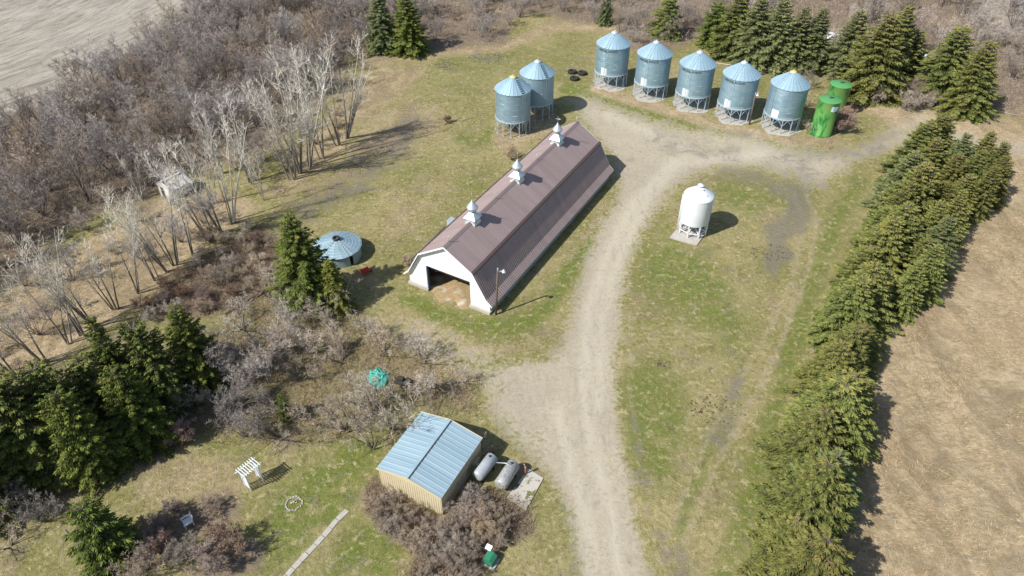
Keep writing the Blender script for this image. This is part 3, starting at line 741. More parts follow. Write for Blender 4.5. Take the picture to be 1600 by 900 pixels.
# ------------------------------------------------------------------ yard light poles
def light_pole(base, hgt, label, dx, lean=0.0):
    t = thing('light_pole', label, 'light pole', base)
    b = MB(); b.tube([(0, 0, 0), (lean * 0.5, 0, hgt / 2), (lean, 0, hgt)], [0.12, 0.10, 0.08], 10); b.build('pole', M['pole_wood'], t)
    b = MB(); b.tube([(lean, 0, hgt - 0.35), (lean + dx * 0.35, -0.1, hgt - 0.1), (lean + dx * 0.55, -0.15, hgt - 0.08)], 0.03, 6); b.build('bracket', M['lamp_metal'], t)
    b = MB(); b.lathe([(0.05, 0.28), (0.10, 0.2), (0.12, 0.05), (0.22, 0.0), (0.20, -0.12), (0.12, -0.16), (0.0, -0.17)], 14, True, (lean + dx * 0.6, -0.16, hgt - 0.1)); b.build('lamp_head', M['lamp_metal'], t)
    b = MB(); b.box((lean, -0.10, hgt + 0.12), (0.10, 0.14, 0.24)); b.build('sensor_box', M['lamp_metal'], t)
light_pole(G(775, 491.5), 5.95, 'brown wooden pole with white yard lamp at the front corner of the barn', 1.0, 0.25)
light_pole(G(1171, 194.5), 4.8, 'short brown wooden lamp pole between two silver bins of the row', 0.5, -0.2)

# ------------------------------------------------------------------ hopper bins
def hopper_bin(label, loc, rz, R_=2.62, zb=2.2, ze=6.6, za=8.35, legs=12, m_wall='galv_wall', m_roof='galv_roof', m_leg='galv_leg', group=None, ladder_a=None, sheets=28, panel_a=None, text=None, cap=None):
    t = thing('grain_bin', label, 'grain bin', loc, rz, group)
    b = MB()
    prof = [(R_, zb), (R_, ze)]
    b.lathe(prof, 64, True)
    b.build('wall', M[m_wall], t)
    # roof: stepped sheets, each raised at its rib
    b = MB(); RR = R_ + 0.10
    vs = []; fs = []; n = sheets
    rt = 0.42
    for k in range(n):
        for (da, dz) in ((0.0, 0.05), (0.16, 0.045), (0.2, 0.0), (0.999, 0.0)):
            a = 2 * math.pi * (k + da) / n
            for rr, zz in ((RR, ze - 0.03), (rt, za - 0.12)):
                vs.append((rr * math.cos(a), rr * math.sin(a), zz + dz))
    q = n * 4
    for k in range(q): fs.append([2 * k, 2 * ((k + 1) % q), 2 * ((k + 1) % q) + 1, 2 * k + 1])
    b.add(vs, fs)
    b.lathe([(RR, ze - 0.03), (R_ + 0.02, ze - 0.06)], 64)
    b.build('roof', M[m_roof], t)
    b = MB(); b.lathe([(rt + 0.04, za - 0.16), (rt + 0.04, za - 0.02), (rt * 0.85, za + 0.02), (0.0, za + 0.12)], 20, True); b.box((0, 0, za + 0.16), (0.26, 0.18, 0.12)); b.build('cap', cap or M['galv_leg'], t)
    b = MB(); b.lathe([(R_ - 0.02, zb + 0.02), (0.30, 0.62), (0.28, 0.45)], 36, True); b.build('hopper', M[m_wall], t)
    b = MB(); b.lathe([(R_ + 0.015, zb - 0.12), (R_ + 0.06, zb - 0.10), (R_ + 0.06, zb + 0.06), (R_ + 0.015, zb + 0.08)], 64, False); b.build('ring_beam', M[m_leg], t)
    for k in range(legs):
        a = 2 * math.pi * (k + 0.5) / legs
        ca, sa = math.cos(a), math.sin(a)
        b = MB(); b.beam((R_ * ca, R_ * sa, 0.02), (R_ * ca, R_ * sa, zb - 0.1), 0.10, 0.10); b.box((R_ * ca, R_ * sa, 0.03), (0.3, 0.3, 0.04))
        for sgn in (-1, 1):
            a2 = a + sgn * math.pi / legs
            b.beam((R_ * ca, R_ * sa, zb * 0.52), (R_ * math.cos(a2), R_ * math.sin(a2), zb - 0.1), 0.05, 0.05)
        b.build('leg', M[m_leg], t)
    if ladder_a is not None:
        b = MB()
        a = ladder_a
        d = Vector((math.cos(a), math.sin(a), 0)); p = Vector((-d.y, d.x, 0))
        e0 = d * (RR - 0.02) + Vector((0, 0, ze + 0.06)); e1 = d * (rt + 0.2) + Vector((0, 0, za - 0.02))
        if legs != 13:
            for s in (-1, 1): b.beam(e0 + p * 0.2 * s, e1 + p * 0.2 * s, 0.025)
        for j in range(8):
            m_ = e0.lerp(e1, (j + 0.5) / 8); b.beam(m_ - p * 0.24, m_ + p * 0.24, 0.09 if legs == 13 else 0.03, 0.03)
        b.build('roof_ladder', M['black_paint'] if text is None and legs == 13 else M['galv_leg'], t)
        b = MB()
        for s in (-1, 1): b.beam(d * (R_ + 0.12) + p * 0.2 * s + Vector((0, 0, 0.9)), d * (R_ + 0.12) + p * 0.2 * s + Vector((0, 0, ze + 0.1)), 0.025)
        for j in range(18):
            z = 1.0 + j * 0.31; b.beam(d * (R_ + 0.12) - p * 0.2 + Vector((0, 0, z)), d * (R_ + 0.12) + p * 0.2 + Vector((0, 0, z)), 0.018)
        b.build('wall_ladder', M['galv_leg'], t)
    def curved_panel(a0, a1, z0, z1, off, n=10):
        b = MB(); vs = []; fs = []
        for k in range(n + 1):
            a = a0 + (a1 - a0) * k / n
            vs += [((R_ + off) * math.cos(a), (R_ + off) * math.sin(a), z0), ((R_ + off) * math.cos(a), (R_ + off) * math.sin(a), z1)]
        for k in range(n): fs.append([2 * k, 2 * k + 2, 2 * k + 3, 2 * k + 1])
        return b.add(vs, fs, True)
    if panel_a is not None:  # flat panel and low band paler: the sun's reflection put into their colour
        curved_panel(panel_a - 0.2, panel_a + 0.2, zb + 0.10, zb + 1.25, 0.018).build('glint_panel', M['galv_glint'], t)
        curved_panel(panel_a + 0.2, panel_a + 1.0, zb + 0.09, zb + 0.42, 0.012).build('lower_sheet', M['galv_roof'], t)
    if text is not None:
        me = text_mesh('WESTEEL ROSCO', 0.42)
        rr = R_ + 0.03
        for v in me.vertices:
            a = text + v.co.x / rr
            v.co = Vector((rr * math.cos(a), rr * math.sin(a), ze - 0.56 + v.co.y))
        link('lettering', me, M['black_paint'], t)
    return t

ROW = [((953, 129.5), 'silver hopper bin on legs nearest the black tyres, first of the row'),
       ((1015, 146), 'silver hopper bin on legs second from the black tyres in the row'),
       ((1079.5, 163), 'silver hopper bin on legs in the middle of the row of five'),
       ((1145, 180.5), 'silver hopper bin with dark lettering standing just left of the short lamp pole'),
       ((1217.5, 196.5), 'silver hopper bin with yellow cap in the row, beside the green tanks')]
def facing(p):   # local angle that looks back to the drone
    return math.atan2(-p[1], -p[0])
padm = M['concrete']
first = None
for i, (px_, lab) in enumerate(ROW):
    p = G(*px_)
    if i == 0:
        fa = facing(p)
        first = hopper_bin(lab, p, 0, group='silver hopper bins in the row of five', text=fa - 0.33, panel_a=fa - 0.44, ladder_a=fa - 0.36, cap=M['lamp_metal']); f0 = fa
    elif i < 4:
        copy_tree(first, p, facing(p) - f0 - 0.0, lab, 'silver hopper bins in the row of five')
    else:
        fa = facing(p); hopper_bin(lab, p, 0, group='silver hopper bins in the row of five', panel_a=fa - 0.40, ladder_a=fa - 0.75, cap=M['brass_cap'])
    # poured pad under the bin
    b = MB(); n = 22; ring = []
    for k in range(n):
        a = 2 * math.pi * k / n; r = 2.55 + random.uniform(-0.25, 0.35) + (0.45 if math.sin(a) < -0.3 else 0)
        ring.append((r * math.cos(a), r * math.sin(a)))
    b.add([(x, y, 0.0) for x, y in ring] + [(x * 0.98, y * 0.98, 0.02) for x, y in ring], [[k, (k + 1) % n, n + (k + 1) % n, n + k] for k in range(n)] + [list(range(n, 2 * n))])
    simple('bin_pad', b, M['concrete'], ['pale crumbled pad under the bin nearest the black tyres', 'pale pad under the second bin from the black tyres', 'pale pad under the middle bin of the row',
           'pale pad under the bin just left of the lamp pole', 'pale pad under the bin with the yellow cap'][i], 'concrete pad', p, group='pads under the row of bins')
for px_, lab, cap in (((801.5, 202), 'silver hopper bin with yellowish cap, nearer of the pair behind the barn', M['brass_cap']), ((838, 176), 'silver hopper bin with white cap, farther of the pair behind the barn', M['lamp_metal'])):
    p = G(*px_); fa = facing(p)
    hopper_bin(lab, p, 0, R_=2.5, zb=2.2, ze=6.4, za=8.1, legs=13, group='pair of silver hopper bins behind the barn', ladder_a=fa + 0.62, panel_a=None, cap=cap)

# white hopper bin on its slab
p = G(1081, 362)
t = thing('grain_bin', 'white painted hopper bin standing alone on a concrete slab in the grass', 'grain bin', p, 0)
b = MB(); b.lathe([(1.68, 1.62), (1.7, 1.7), (1.7, 4.98)], 48); b.build('wall', M['white_metal'], t)
b = MB(); b.lathe([(1.74, 4.95), (1.72, 5.05), (1.60, 5.16), (0.34, 6.1)], 48); b.build('roof', M['white_metal'], t)
b = MB(); b.lathe([(0.32, 6.02), (0.32, 6.25), (0.37, 6.27), (0.37, 6.36), (0.0, 6.42)], 18); b.build('lid', M['white_metal'], t)
b = MB(); b.lathe([(1.68, 1.65), (0.22, 0.62), (0.22, 0.5)], 32); b.build('hopper', M['white_metal'], t)
for k in range(8):
    a = 2 * math.pi * (k + 0.3) / 8; b = MB()
    x, y = 1.62 * math.cos(a), 1.62 * math.sin(a)
    b.beam((x, y, 0.02), (x, y, 1.7), 0.13)
    b.beam((x, y, 0.5), (0.6 * math.cos(a), 0.6 * math.sin(a), 0.75), 0.07)
    a2 = a + 2 * math.pi / 8
    b.beam((x, y, 0.55), (1.62 * math.cos(a2), 1.62 * math.sin(a2), 0.55), 0.07)
    b.build('leg', M['white_metal'], t)
fa = facing(p)
b = MB()
for s in (-1, 1):
    a = fa - 1.25 + s * 0.1
    b.tube([(1.84 * math.cos(a), 1.84 * math.sin(a), 0.3), (1.84 * math.cos(a), 1.84 * math.sin(a), 5.1)], 0.03, 5)
for j in range(15):
    z = 0.6 + j * 0.31; a0, a1 = fa - 1.35, fa - 1.15
    b.beam((1.84 * math.cos(a0), 1.84 * math.sin(a0), z), (1.84 * math.cos(a1), 1.84 * math.sin(a1), z), 0.035)
b.build('ladder', M['white_metal'], t)
b = MB(); b.box((0.25, -0.55, 5.93), (0.10, 0.08, 0.14)); b.tube([(0.5, -1.1, 5.55), (0.7, -1.0, 5.56)], 0.02, 5); b.build('vent', M['dark_metal'], t)
b = MB(); b.tube([(0, 0, 0.55), (-0.5, -1.0, 0.5)], 0.05, 6); b.build('discharge_pipe', M['rust'], t)
c4 = [G(1047, 372), G(1088, 384), G(1104, 362), G(1066, 350)]
b = MB(); cc = np.mean(c4, 0)
pts = [(q - cc) * 1.03 for q in c4]
b.add([(q[0], q[1], 0) for q in pts] + [(q[0], q[1], 0.14) for q in pts], [[0, 1, 5, 4], [1, 2, 6, 5], [2, 3, 7, 6], [3, 0, 4, 7], [4, 5, 6, 7]])
simple('concrete_slab', b, M['concrete'], 'square concrete slab under the white hopper bin', 'concrete slab', cc)
t.location.z = 0.14

# green tanks
def green_tank(px_, lab, h, decal):
    p = G(*px_); fa = facing(p)
    t = thing('storage_tank', lab, 'storage tank', p, 0, 'green storage tanks')
    b = MB(); b.lathe([(1.55, 0.0), (1.55, 0.35), (1.5, 0.4), (1.5, h - 0.12), (1.54, h - 0.06)], 40); b.build('wall', M['green_tank'], t)
    b = MB(); b.lathe([(1.54, h - 0.06), (1.45, h), (0.3, h + 0.14), (0.0, h + 0.15)], 40); b.build('top', M['green_paint'], t)
    b = MB(); b.lathe([(0.2, h + 0.13), (0.2, h + 0.25), (0.0, h + 0.27)], 14); b.box((0.3, 0.0, h + 0.2), (0.3, 0.12, 0.08)); b.build('hatch', M['dark_metal'], t)
    if decal:
        b = MB(); vs = []
        for k in range(7):
            a = fa + 0.35 + 0.75 * k / 6
            vs += [(1.515 * math.cos(a), 1.515 * math.sin(a), h - 1.25 + 0.05 * math.sin(k * 2)), (1.515 * math.cos(a), 1.515 * math.sin(a), h - 0.55)]
        b.add(vs, [[2 * k, 2 * k + 2, 2 * k + 3, 2 * k + 1] for k in range(6)], True)
        b.build('label_plate', DEC, t)
def decal_mat():
    m = mat('pale_blue_decal', (0.5, 0.7, 0.8), 0.5); g = NG(m); n = g.noise(g.coord(), 3.2, 3, 0.6)
    g.col(g.mix(g.mapr(n, 0.46, 0.54), (0.24, 0.50, 0.62), (0.74, 0.84, 0.86))); return m
DEC = decal_mat()
green_tank((1281, 208), 'tall bright green tank with pale blue patch, nearer of two', 5.3, True)
green_tank((1299, 180), 'green tank half hidden behind the nearer green tank', 5.0, False)

# low round metal granary with a tyre on its roof
p = G(530.5, 399); fa = facing(p)
t = thing('granary', 'low round weathered metal granary with shallow cone roof beside the tall spruce', 'granary', p, 0)
da0, da1 = fa + 0.42, fa + 0.56
b = MB(); n = 60
vs = []; fs = []
for k in range(n + 1):
    a = da1 + (2 * math.pi - (da1 - da0)) * k / n
    vs += [(2.5 * math.cos(a), 2.5 * math.sin(a), 0), (2.5 * math.cos(a), 2.5 * math.sin(a), 1.5)]
for k in range(n): fs.append([2 * k, 2 * k + 2, 2 * k + 3, 2 * k + 1])
b.add(vs, fs, True); b.build('wall', M['galv_old'], t)
b = MB(); vs = []; fs = []; n = 16
for k in range(n):
    for da, dz in ((0, 0.022), (0.04, 0.022), (0.06, 0.0), (0.999, 0.0)):
        a = 2 * math.pi * (k + da) / n
        vs += [(2.72 * math.cos(a), 2.72 * math.sin(a), 1.46 + dz), (0.3 * math.cos(a), 0.3 * math.sin(a), 2.26 + dz)]
q = n * 4
for k in range(q): fs.append([2 * k, 2 * ((k + 1) % q), 2 * ((k + 1) % q) + 1, 2 * k + 1])
b.add(vs, fs); b.lathe([(0.32, 2.25), (0.0, 2.3)], 16); b.build('roof', M['galv_old'], t)
b = MB()
for a in (fa - 0.9, fa + 0.35, fa + 0.55): b.beam((0.35 * math.cos(a), 0.35 * math.sin(a), 2.32), (2.7 * math.cos(a), 2.7 * math.sin(a), 1.54), 0.045)
b.build('roof_rib', M['lamp_metal'], t)
b = MB(); a = fa + 0.68; b.box((2.6 * math.cos(a), 2.6 * math.sin(a), 0.74), (0.06, 0.7, 1.45), a); b.build('door', M['galv_old'], t)
b = MB(); b.torus((0, 0, 2.42), 0.33, 0.11, 22, 8)
tt = simple('tyre', b, M['rubber'], 'small black tyre lying on top of the round granary roof', 'tyre', p)
# red wheelbarrow
p = G(571, 428)
t = thing('wheelbarrow', 'small red wheelbarrow in dry grass in front of the round granary', 'wheelbarrow', p, math.radians(35))
b = MB(); b.add([(-0.45, -0.3, 0.55), (0.5, -0.38, 0.6), (0.5, 0.38, 0.6), (-0.45, 0.3, 0.55), (-0.25, -0.18, 0.28), (0.25, -0.2, 0.28), (0.25, 0.2, 0.28), (-0.25, 0.18, 0.28)],
      [[0, 1, 5, 4], [1, 2, 6, 5], [2, 3, 7, 6], [3, 0, 4, 7], [4, 5, 6, 7]]); b.build('tray', M['red_plastic'], t)
for s in (-1, 1):
    b = MB(); b.tube([(0.62, s * 0.06, 0.2), (-0.3, s * 0.25, 0.3), (-1.0, s * 0.3, 0.5)], 0.025, 5); b.build('handle', M['red_plastic'], t)
    b = MB(); b.tube([(-0.3, s * 0.22, 0.28), (-0.35, s * 0.24, 0.0)], 0.025, 5); b.build('leg', M['dark_metal'], t)
b = MB(); b.torus((0, 0, 0), 0.14, 0.05, 14, 6); o = b.build('wheel', M['rubber'], t, (0.65, 0, 0.19)); o.rotation_euler = (math.pi / 2, 0, 0)

# tyres by the bins
for (px_, lab) in (((894, 114), 'large black tractor tyre left at the back, of three lying by the bins'), ((909.5, 116), 'large black tractor tyre at the right, of three lying by the bins'), ((897.5, 124.5), 'large black tractor tyre in front, of three lying by the bins')):
    q = G(*px_); t = thing('tractor_tire', lab, 'tyre', q, random.random() * 6, 'tractor tyres lying in the grass')
    b = MB(); b.torus((0, 0, 0.24), 0.52, 0.22, 30, 8); b.build('casing', M['rubber'], t)
    b = MB()
    for k in range(20):
        a = 2 * math.pi * k / 20; b.box((0.73 * math.cos(a), 0.73 * math.sin(a), 0.24), (0.09, 0.09, 0.4), a, 0.5)
    b.build('tread_lug', M['rubber'], t)

# ------------------------------------------------------------------ shed
sa_ = math.radians(62.48); sO = (G(588, 731, 2.5) + G(690, 779, 2.5)) / 2; sO[2] = 0
SROT = sa_ - math.pi / 2
SW, SL = 5.97, 6.28
shed = thing('shed', 'small cream shed with pale blue metal roof beside the gravel road', 'shed', sO, SROT)
hw = SW / 2 - 0.10
b = MB(); b.prism([(-hw, 0), (hw, 0), (hw, 2.45), (0, 3.05), (-hw, 2.45)], 0.10, 0.2); b.build('front_wall', M['shed_wall'], shed)
b = MB(); b.prism([(-hw, 0), (hw, 0), (hw, 2.45), (0, 3.05), (-hw, 2.45)], SL - 0.2, SL - 0.1); b.build('rear_wall', M['shed_wall'], shed)
for s in (-1, 1): b = MB(); b.box((s * (hw - 0.05), SL / 2, 1.22), (0.1, SL - 0.41, 2.44)); b.build('side_wall', M['shed_wall'], shed)
b = MB()
for k in range(27):
    b.box((-hw + 0.1 + k * (2 * hw - 0.2) / 26, 0.088, 1.2), (0.03, 0.025, 2.38))
b.build('siding_rib', M['shed_wall'], shed)
b = MB()
for k in range(28): b.box((hw + 0.012, 0.3 + k * (SL - 0.6) / 27, 1.2), (0.025, 0.03, 2.38))
b.build('siding_rib', M['shed_wall'], shed)
b = MB(); corrugated(b, [(-SW / 2, 2.50), (0, 3.12)], -0.02, SL + 0.02, 0.46, 0.016); b.build('roof', M['shed_roof'], shed)
b = MB(); corrugated(b, [(0, 3.12), (SW / 2, 2.50)], -0.02, SL + 0.02, 0.46, 0.016); b.build('roof', M['shed_roof'], shed)
b = MB(); b.add([(-0.26, -0.03, 3.13), (0, -0.03, 3.18), (0.05, -0.03, 3.17), (-0.26, SL + 0.03, 3.13), (0, SL + 0.03, 3.18), (0.05, SL + 0.03, 3.17)], [[0, 1, 4, 3], [1, 2, 5, 4]]); b.build('ridge_cap', M['shed_roof'], shed)
b = MB(); b.beam((0.09, -0.02, 3.145), (0.09, SL + 0.02, 3.145), 0.07, 0.02); b.build('ridge_gap', M['dark_metal'], shed)
for y in (-0.05, SL + 0.05):
    b = MB(); b.beam((-SW / 2, y, 2.47), (0, y, 3.10), 0.05, 0.16); b.beam((0, y, 3.10), (SW / 2, y, 2.47), 0.05, 0.16); b.build('fascia', M['shed_wall'], shed)

# fuel tanks, slab, posts
TANKM = weathered('speckled_silver_paint', (0.52, 0.53, 0.52), (0.16, 0.16, 0.16), 1.3, 0.5, 0.2, fine=7, bump=0.01, amount=0.35)
TANKM2 = weathered('silver_paint', (0.50, 0.54, 0.57), (0.32, 0.35, 0.37), 1.0, 0.5, 0.2, fine=6, bump=0.004, amount=0.5)
def fuel_tank(a, c, r, label, m):
    a = Vector(a); c = Vector(c); d = c - a; L = d.length; t = thing('fuel_tank', label, 'fuel tank', (a + c) / 2, math.atan2(d.y, d.x), 'horizontal fuel tanks beside the shed')
    b = MB(); z = 0.45 + r
    b.tube([(-L / 2, 0, z), (-L / 2 + 0.05, 0, z), (-L / 2 + 0.16, 0, z), (L / 2 - 0.16, 0, z), (L / 2 - 0.05, 0, z), (L / 2, 0, z)], [r * 0.45, r * 0.82, r, r, r * 0.82, r * 0.45], 24); b.build('shell', m, t)
    for s in (-1, 1):
        b = MB(); b.box((s * L * 0.3, 0, 0.26), (0.1, r * 1.5, 0.5)); b.build('saddle', M['dark_metal'], t)
    b = MB(); b.lathe([(0.09, z + r - 0.02), (0.09, z + r + 0.12), (0, z + r + 0.13)], 10, True, (L * 0.3, 0, 0)); b.build('filler_cap', M['dark_metal'], t)
fuel_tank(G(745, 757), G(771, 724), 0.52, 'smooth silver horizontal fuel tank nearer the shed wall', TANKM2)
fuel_tank(G(781, 771), G(804, 735), 0.55, 'speckled silver horizontal fuel tank beside the concrete slab', TANKM)
b = MB(); q0 = G(776, 724, 1.35); q1 = G(805, 732, 1.45)
b.tube([(0, 0, 1.45), tuple((q1 - q0) * 0.5 + [0, 0, 1.72]), tuple((q1 - q0) * [1, 1, 0] + [0, 0, 1.5])], 0.03, 6)
simple('pipe', b, M['lamp_metal'], 'thin pale pipe bridging the tops of the two fuel tanks', 'pipe', (q0[0], q0[1], 0.0))
cs = [G(825, 733), G(849, 748), G(822, 798), G(792, 778)]; cc = np.mean(cs, 0)
b = MB(); pts = [q - cc for q in cs]
b.add([(q[0], q[1], 0) for q in pts] + [(q[0], q[1], 0.10) for q in pts], [[0, 3, 7, 4], [3, 2, 6, 7], [2, 1, 5, 6], [1, 0, 4, 5], [4, 7, 6, 5]])
def mossy():
    m = mat('mossy_concrete', (0.45, 0.43, 0.38), 0.9); g = NG(m); co = g.coord(); n = g.noise(co, 1.1, 5, 0.75, 0.3); n2 = g.noise(co, 8, 3)
    a = g.mix(n2, (0.36, 0.34, 0.30), (0.56, 0.53, 0.47)); g.col(g.mix(g.mapr(n, 0.53, 0.57), a, (0.15, 0.15, 0.06))); return m
simple('concrete_slab', b, mossy(), 'mossy rectangular concrete slab right of the fuel tanks', 'concrete slab', cc)
def red_post(q, lab, h):
    t = thing('hydrant_post', lab, 'post', q, 0.4)
    b = MB(); b.tube([(0, 0, 0), (0, 0, h)], 0.06, 8); b.build('standpipe', M['rust'], t)
    b = MB(); b.lathe([(0.1, h - 0.05), (0.12, h + 0.1), (0.0, h + 0.18)], 10); b.tube([(0, 0, h), (0.3, 0.05, h - 0.05)], 0.035, 6); b.build('head', M['rust'], t)
    b = MB(); b.tube([(0, 0, h + 0.1), (-0.12, 0.1, h + 0.45)], 0.02, 5); b.build('handle', M['trim_white'], t)
red_post(G(771, 709), 'small reddish hydrant post in the shade behind the shed corner', 0.7)
red_post(G(821, 742), 'reddish hydrant post with pale handle at the corner of the mossy slab', 1.0)

# green utility box with pale lid
p = G(766, 878)
t = thing('utility_box', 'green cabinet with pale tilted lid at the edge of the brush by the road', 'utility box', p, math.radians(-30))
b = MB(); b.box((0, 0, 0.06), (1.15, 1.0, 0.12)); b.build('plinth', M['concrete'], t)
GB = weathered('green_box_paint', (0.03, 0.19, 0.12), (0.05, 0.25, 0.13), 2.0, 0.5)
b = MB(); b.prism([(-0.36, 0.12), (0.36, 0.12), (0.36, 0.62), (0.12, 0.82), (-0.36, 0.82)], -0.38, 0.38); b.build('cabinet', GB, t)
b = MB(); b.prism([(0.375, 0.615), (0.40, 0.63), (0.13, 0.85), (0.11, 0.832)], -0.4, 0.4); b.build('hood', GB, t)
b = MB(); b.box((-0.34, 0.32, 1.0), (0.06, 0.06, 0.5)); b.box((-0.30, 0.34, 1.27), (0.46, 0.40, 0.05), 0, 0.35); b.build('lid', M['lamp_metal'], t)

# ------------------------------------------------------------------ garden: pergola, chair, ring, path
a0, a1 = G(389, 762), G(406, 748); d = a1 - a0; L = np.linalg.norm(d)
t = thing('garden_arbour', 'white wooden garden arbour with slatted roof and lattice sides on the lawn', 'arbour', (a0 + a1) / 2, math.atan2(d[1], d[0]))
HA = 2.0; WD = 0.75; hl = L / 2 + 0.05
def lattice(x):
    b = MB()
    for s in (-1, 1): b.box((x, s * WD / 2, HA / 2), (0.09, 0.09, HA))
    for j in range(9): b.box((x, 0, 0.2 + j * 0.22), (0.03, WD, 0.05))
    for j in range(4): b.box((x + 0.03, -WD / 2 + (j + 1) * WD / 5, HA / 2), (0.02, 0.04, HA - 0.1))
    b.build('lattice_side', M['white_metal'], t)
lattice(-hl); lattice(hl)
b = MB()
for s in (-1, 1): b.box((0, s * WD / 2, HA + 0.05), (2 * hl + 0.7, 0.06, 0.12))
b.build('beam', M['white_metal'], t)
b = MB()
for j in range(8): b.box((-hl - 0.15 + j * (2 * hl + 0.3) / 7, 0, HA + 0.15), (0.05, WD + 0.45, 0.08))
b.build('roof_slat', M['white_metal'], t)
p = G(295, 819)
t = thing('garden_chair', 'small white slatted garden chair in the shade of the shrubs', 'chair', p, math.radians(-50))
b = MB(); 
for k in range(5): b.box((-0.28 + 0.14 * k, 0, 0.38), (0.11, 0.6, 0.03))
b.build('seat', M['white_metal'], t)
b = MB()
for k in range(5): b.box((-0.28 + 0.14 * k, 0.36, 0.68), (0.11, 0.03, 0.62), 0, -0.25)
b.build('backrest', M['white_metal'], t)
for s in (-1, 1):
    b = MB(); b.box((s * 0.36, 0, 0.58), (0.12, 0.72, 0.03)); b.build('armrest', M['white_metal'], t)
    for yy in (-0.3, 0.3): b = MB(); b.box((s * 0.35, yy, 0.28), (0.07, 0.08, 0.56)); b.build('leg', M['white_metal'], t)
p = G(459, 787)
b = MB()
for k in range(17):
    a = 2 * math.pi * k / 17; r = 0.62 + random.uniform(-0.05, 0.05)
    b.box((r * math.cos(a), r * math.sin(a), 0.03), (0.09 + random.random() * 0.04, 0.17, 0.08), a + random.uniform(-0.3, 0.3))
t = thing('fire_ring', 'ring of pale stones set in the lawn', 'fire ring', p)
b.build('edging_stones', M['concrete'], t)
b = MB()
for k in range(5): b.box((random.uniform(-0.22, 0.22), random.uniform(-0.2, 0.2), 0.04), (0.16, 0.14, 0.1), random.random() * 3)
b.build('centre_stones', M['concrete'], t)
# slab path
pa = [G(543, 797), G(527, 812), G(505, 838), G(480, 865), G(458, 888), G(438, 912)]
b = MB(); acc = 0
for i in range(len(pa) - 1):
    d = pa[i + 1] - pa[i]; L = np.linalg.norm(d); n = max(1, int(round(L / 0.75)))
    for k in range(n):
        c = pa[i] + d * (k + 0.5) / n
        b.box((c[0] + random.uniform(-.03, .03), c[1], 0.025), (L / n - 0.05, 0.42 + random.uniform(-0.03, 0.03), 0.055), math.atan2(d[1], d[0]) + random.uniform(-0.03, 0.03), random.uniform(-.01, .01))
prop(b.build('path', M['concrete']), kind='structure')

# teal tarp and dark scrap in the bushes
def crumple(name, n, sx, sy, h, m, seed, label, cat, loc, rz):
    r = np.random.default_rng(seed); xs = np.linspace(-1, 1, n); X, Y = np.meshgrid(xs, xs)
    rr = np.sqrt(X ** 2 + Y ** 2); Z = np.clip(1.1 - rr, 0, 1) ** 0.6 * h * (0.6 + 0.5 * r.random(X.shape)) + 0.02
    X2 = X * sx * (1 + 0.12 * r.standard_normal(X.shape)); Y2 = Y * sy * (1 + 0.12 * r.standard_normal(X.shape))
    i = np.arange(n - 1)[:, None] * n + np.arange(n - 1)[None, :]
    F = np.stack([i, i + 1, i + n + 1, i + n], -1).reshape(-1, 4)
    keep = rr.ravel()[F].mean(1) < 1.05
    o = link(name, npmesh(name, np.stack([X2.ravel(), Y2.ravel(), Z.ravel()], 1), F[keep], m)); o.location = tuple(loc); o.rotation_euler = (0, 0, rz)
    return prop(o, label, cat)
crumple('tarpaulin', 16, 0.95, 1.2, 0.6, weathered('teal_tarp', (0.05, 0.36, 0.28), (0.10, 0.46, 0.38), 2, 0.6), 3, 'crumpled teal tarpaulin under bare shrubs', 'tarpaulin', G(590, 592), 0.3)
t = thing('scrap_machine', 'dark rusty piece of machinery right of the teal tarpaulin', 'machinery', G(629, 601), -0.5)
b = MB(); b.box((0, 0, 0.35), (1.3, 0.7, 0.3)); b.box((-0.2, 0.1, 0.6), (0.5, 0.5, 0.3), 0.3); b.build('body', M['dark_metal'], t)
for s in (-1, 1): b = MB(); b.torus((0, 0, 0), 0.25, 0.08, 16, 6); o = b.build('wheel', M['rubber'], t, (0.45, s * 0.42, 0.32)); o.rotation_euler = (math.pi / 2, 0, 0)
b = MB(); b.tube([(-0.6, 0, 0.4), (-1.1, 0.1, 0.75)], 0.05, 6); b.build('drawbar', M['dark_metal'], t)

# collapsed white shack in the wood
p = G(282, 300)
t = thing('collapsed_shack', 'ruined pale board shack leaning among the bare trees of the wood', 'shack', G(276, 302), math.radians(-35), None, 0.95)
WW = weathered('flaking_white_boards', (0.78, 0.78, 0.76), (0.56, 0.55, 0.52), 1.4, 0.85, fine=10)
b = MB(); b.prism([(-1.3, 0), (1.3, 0), (1.3, 1.9), (0, 2.5), (-1.3, 1.9)], -1.5, -1.4); b.build('front_wall', WW, t)
b = MB(); b.box((-1.25, 0, 0.9), (0.1, 2.8, 1.8), 0, 0, 0.15); b.build('side_wall', WW, t)
b = MB(); b.box((1.25, 0, 0.8), (0.1, 2.8, 1.6), 0, 0, 0.3); b.build('side_wall', WW, t)
b = MB(); b.box((-0.75, 0.1, 2.15), (1.8, 3.1, 0.07), 0, 0, -0.42); b.box((0.85, 0.3, 1.75), (1.9, 3.0, 0.07), 0.08, 0.1, 0.55); b.build('roof', WW, t)
b = MB(); b.box((-0.35, -1.52, 0.8), (0.7, 0.03, 1.6)); b.build('doorway', M['dark_wood'], t)

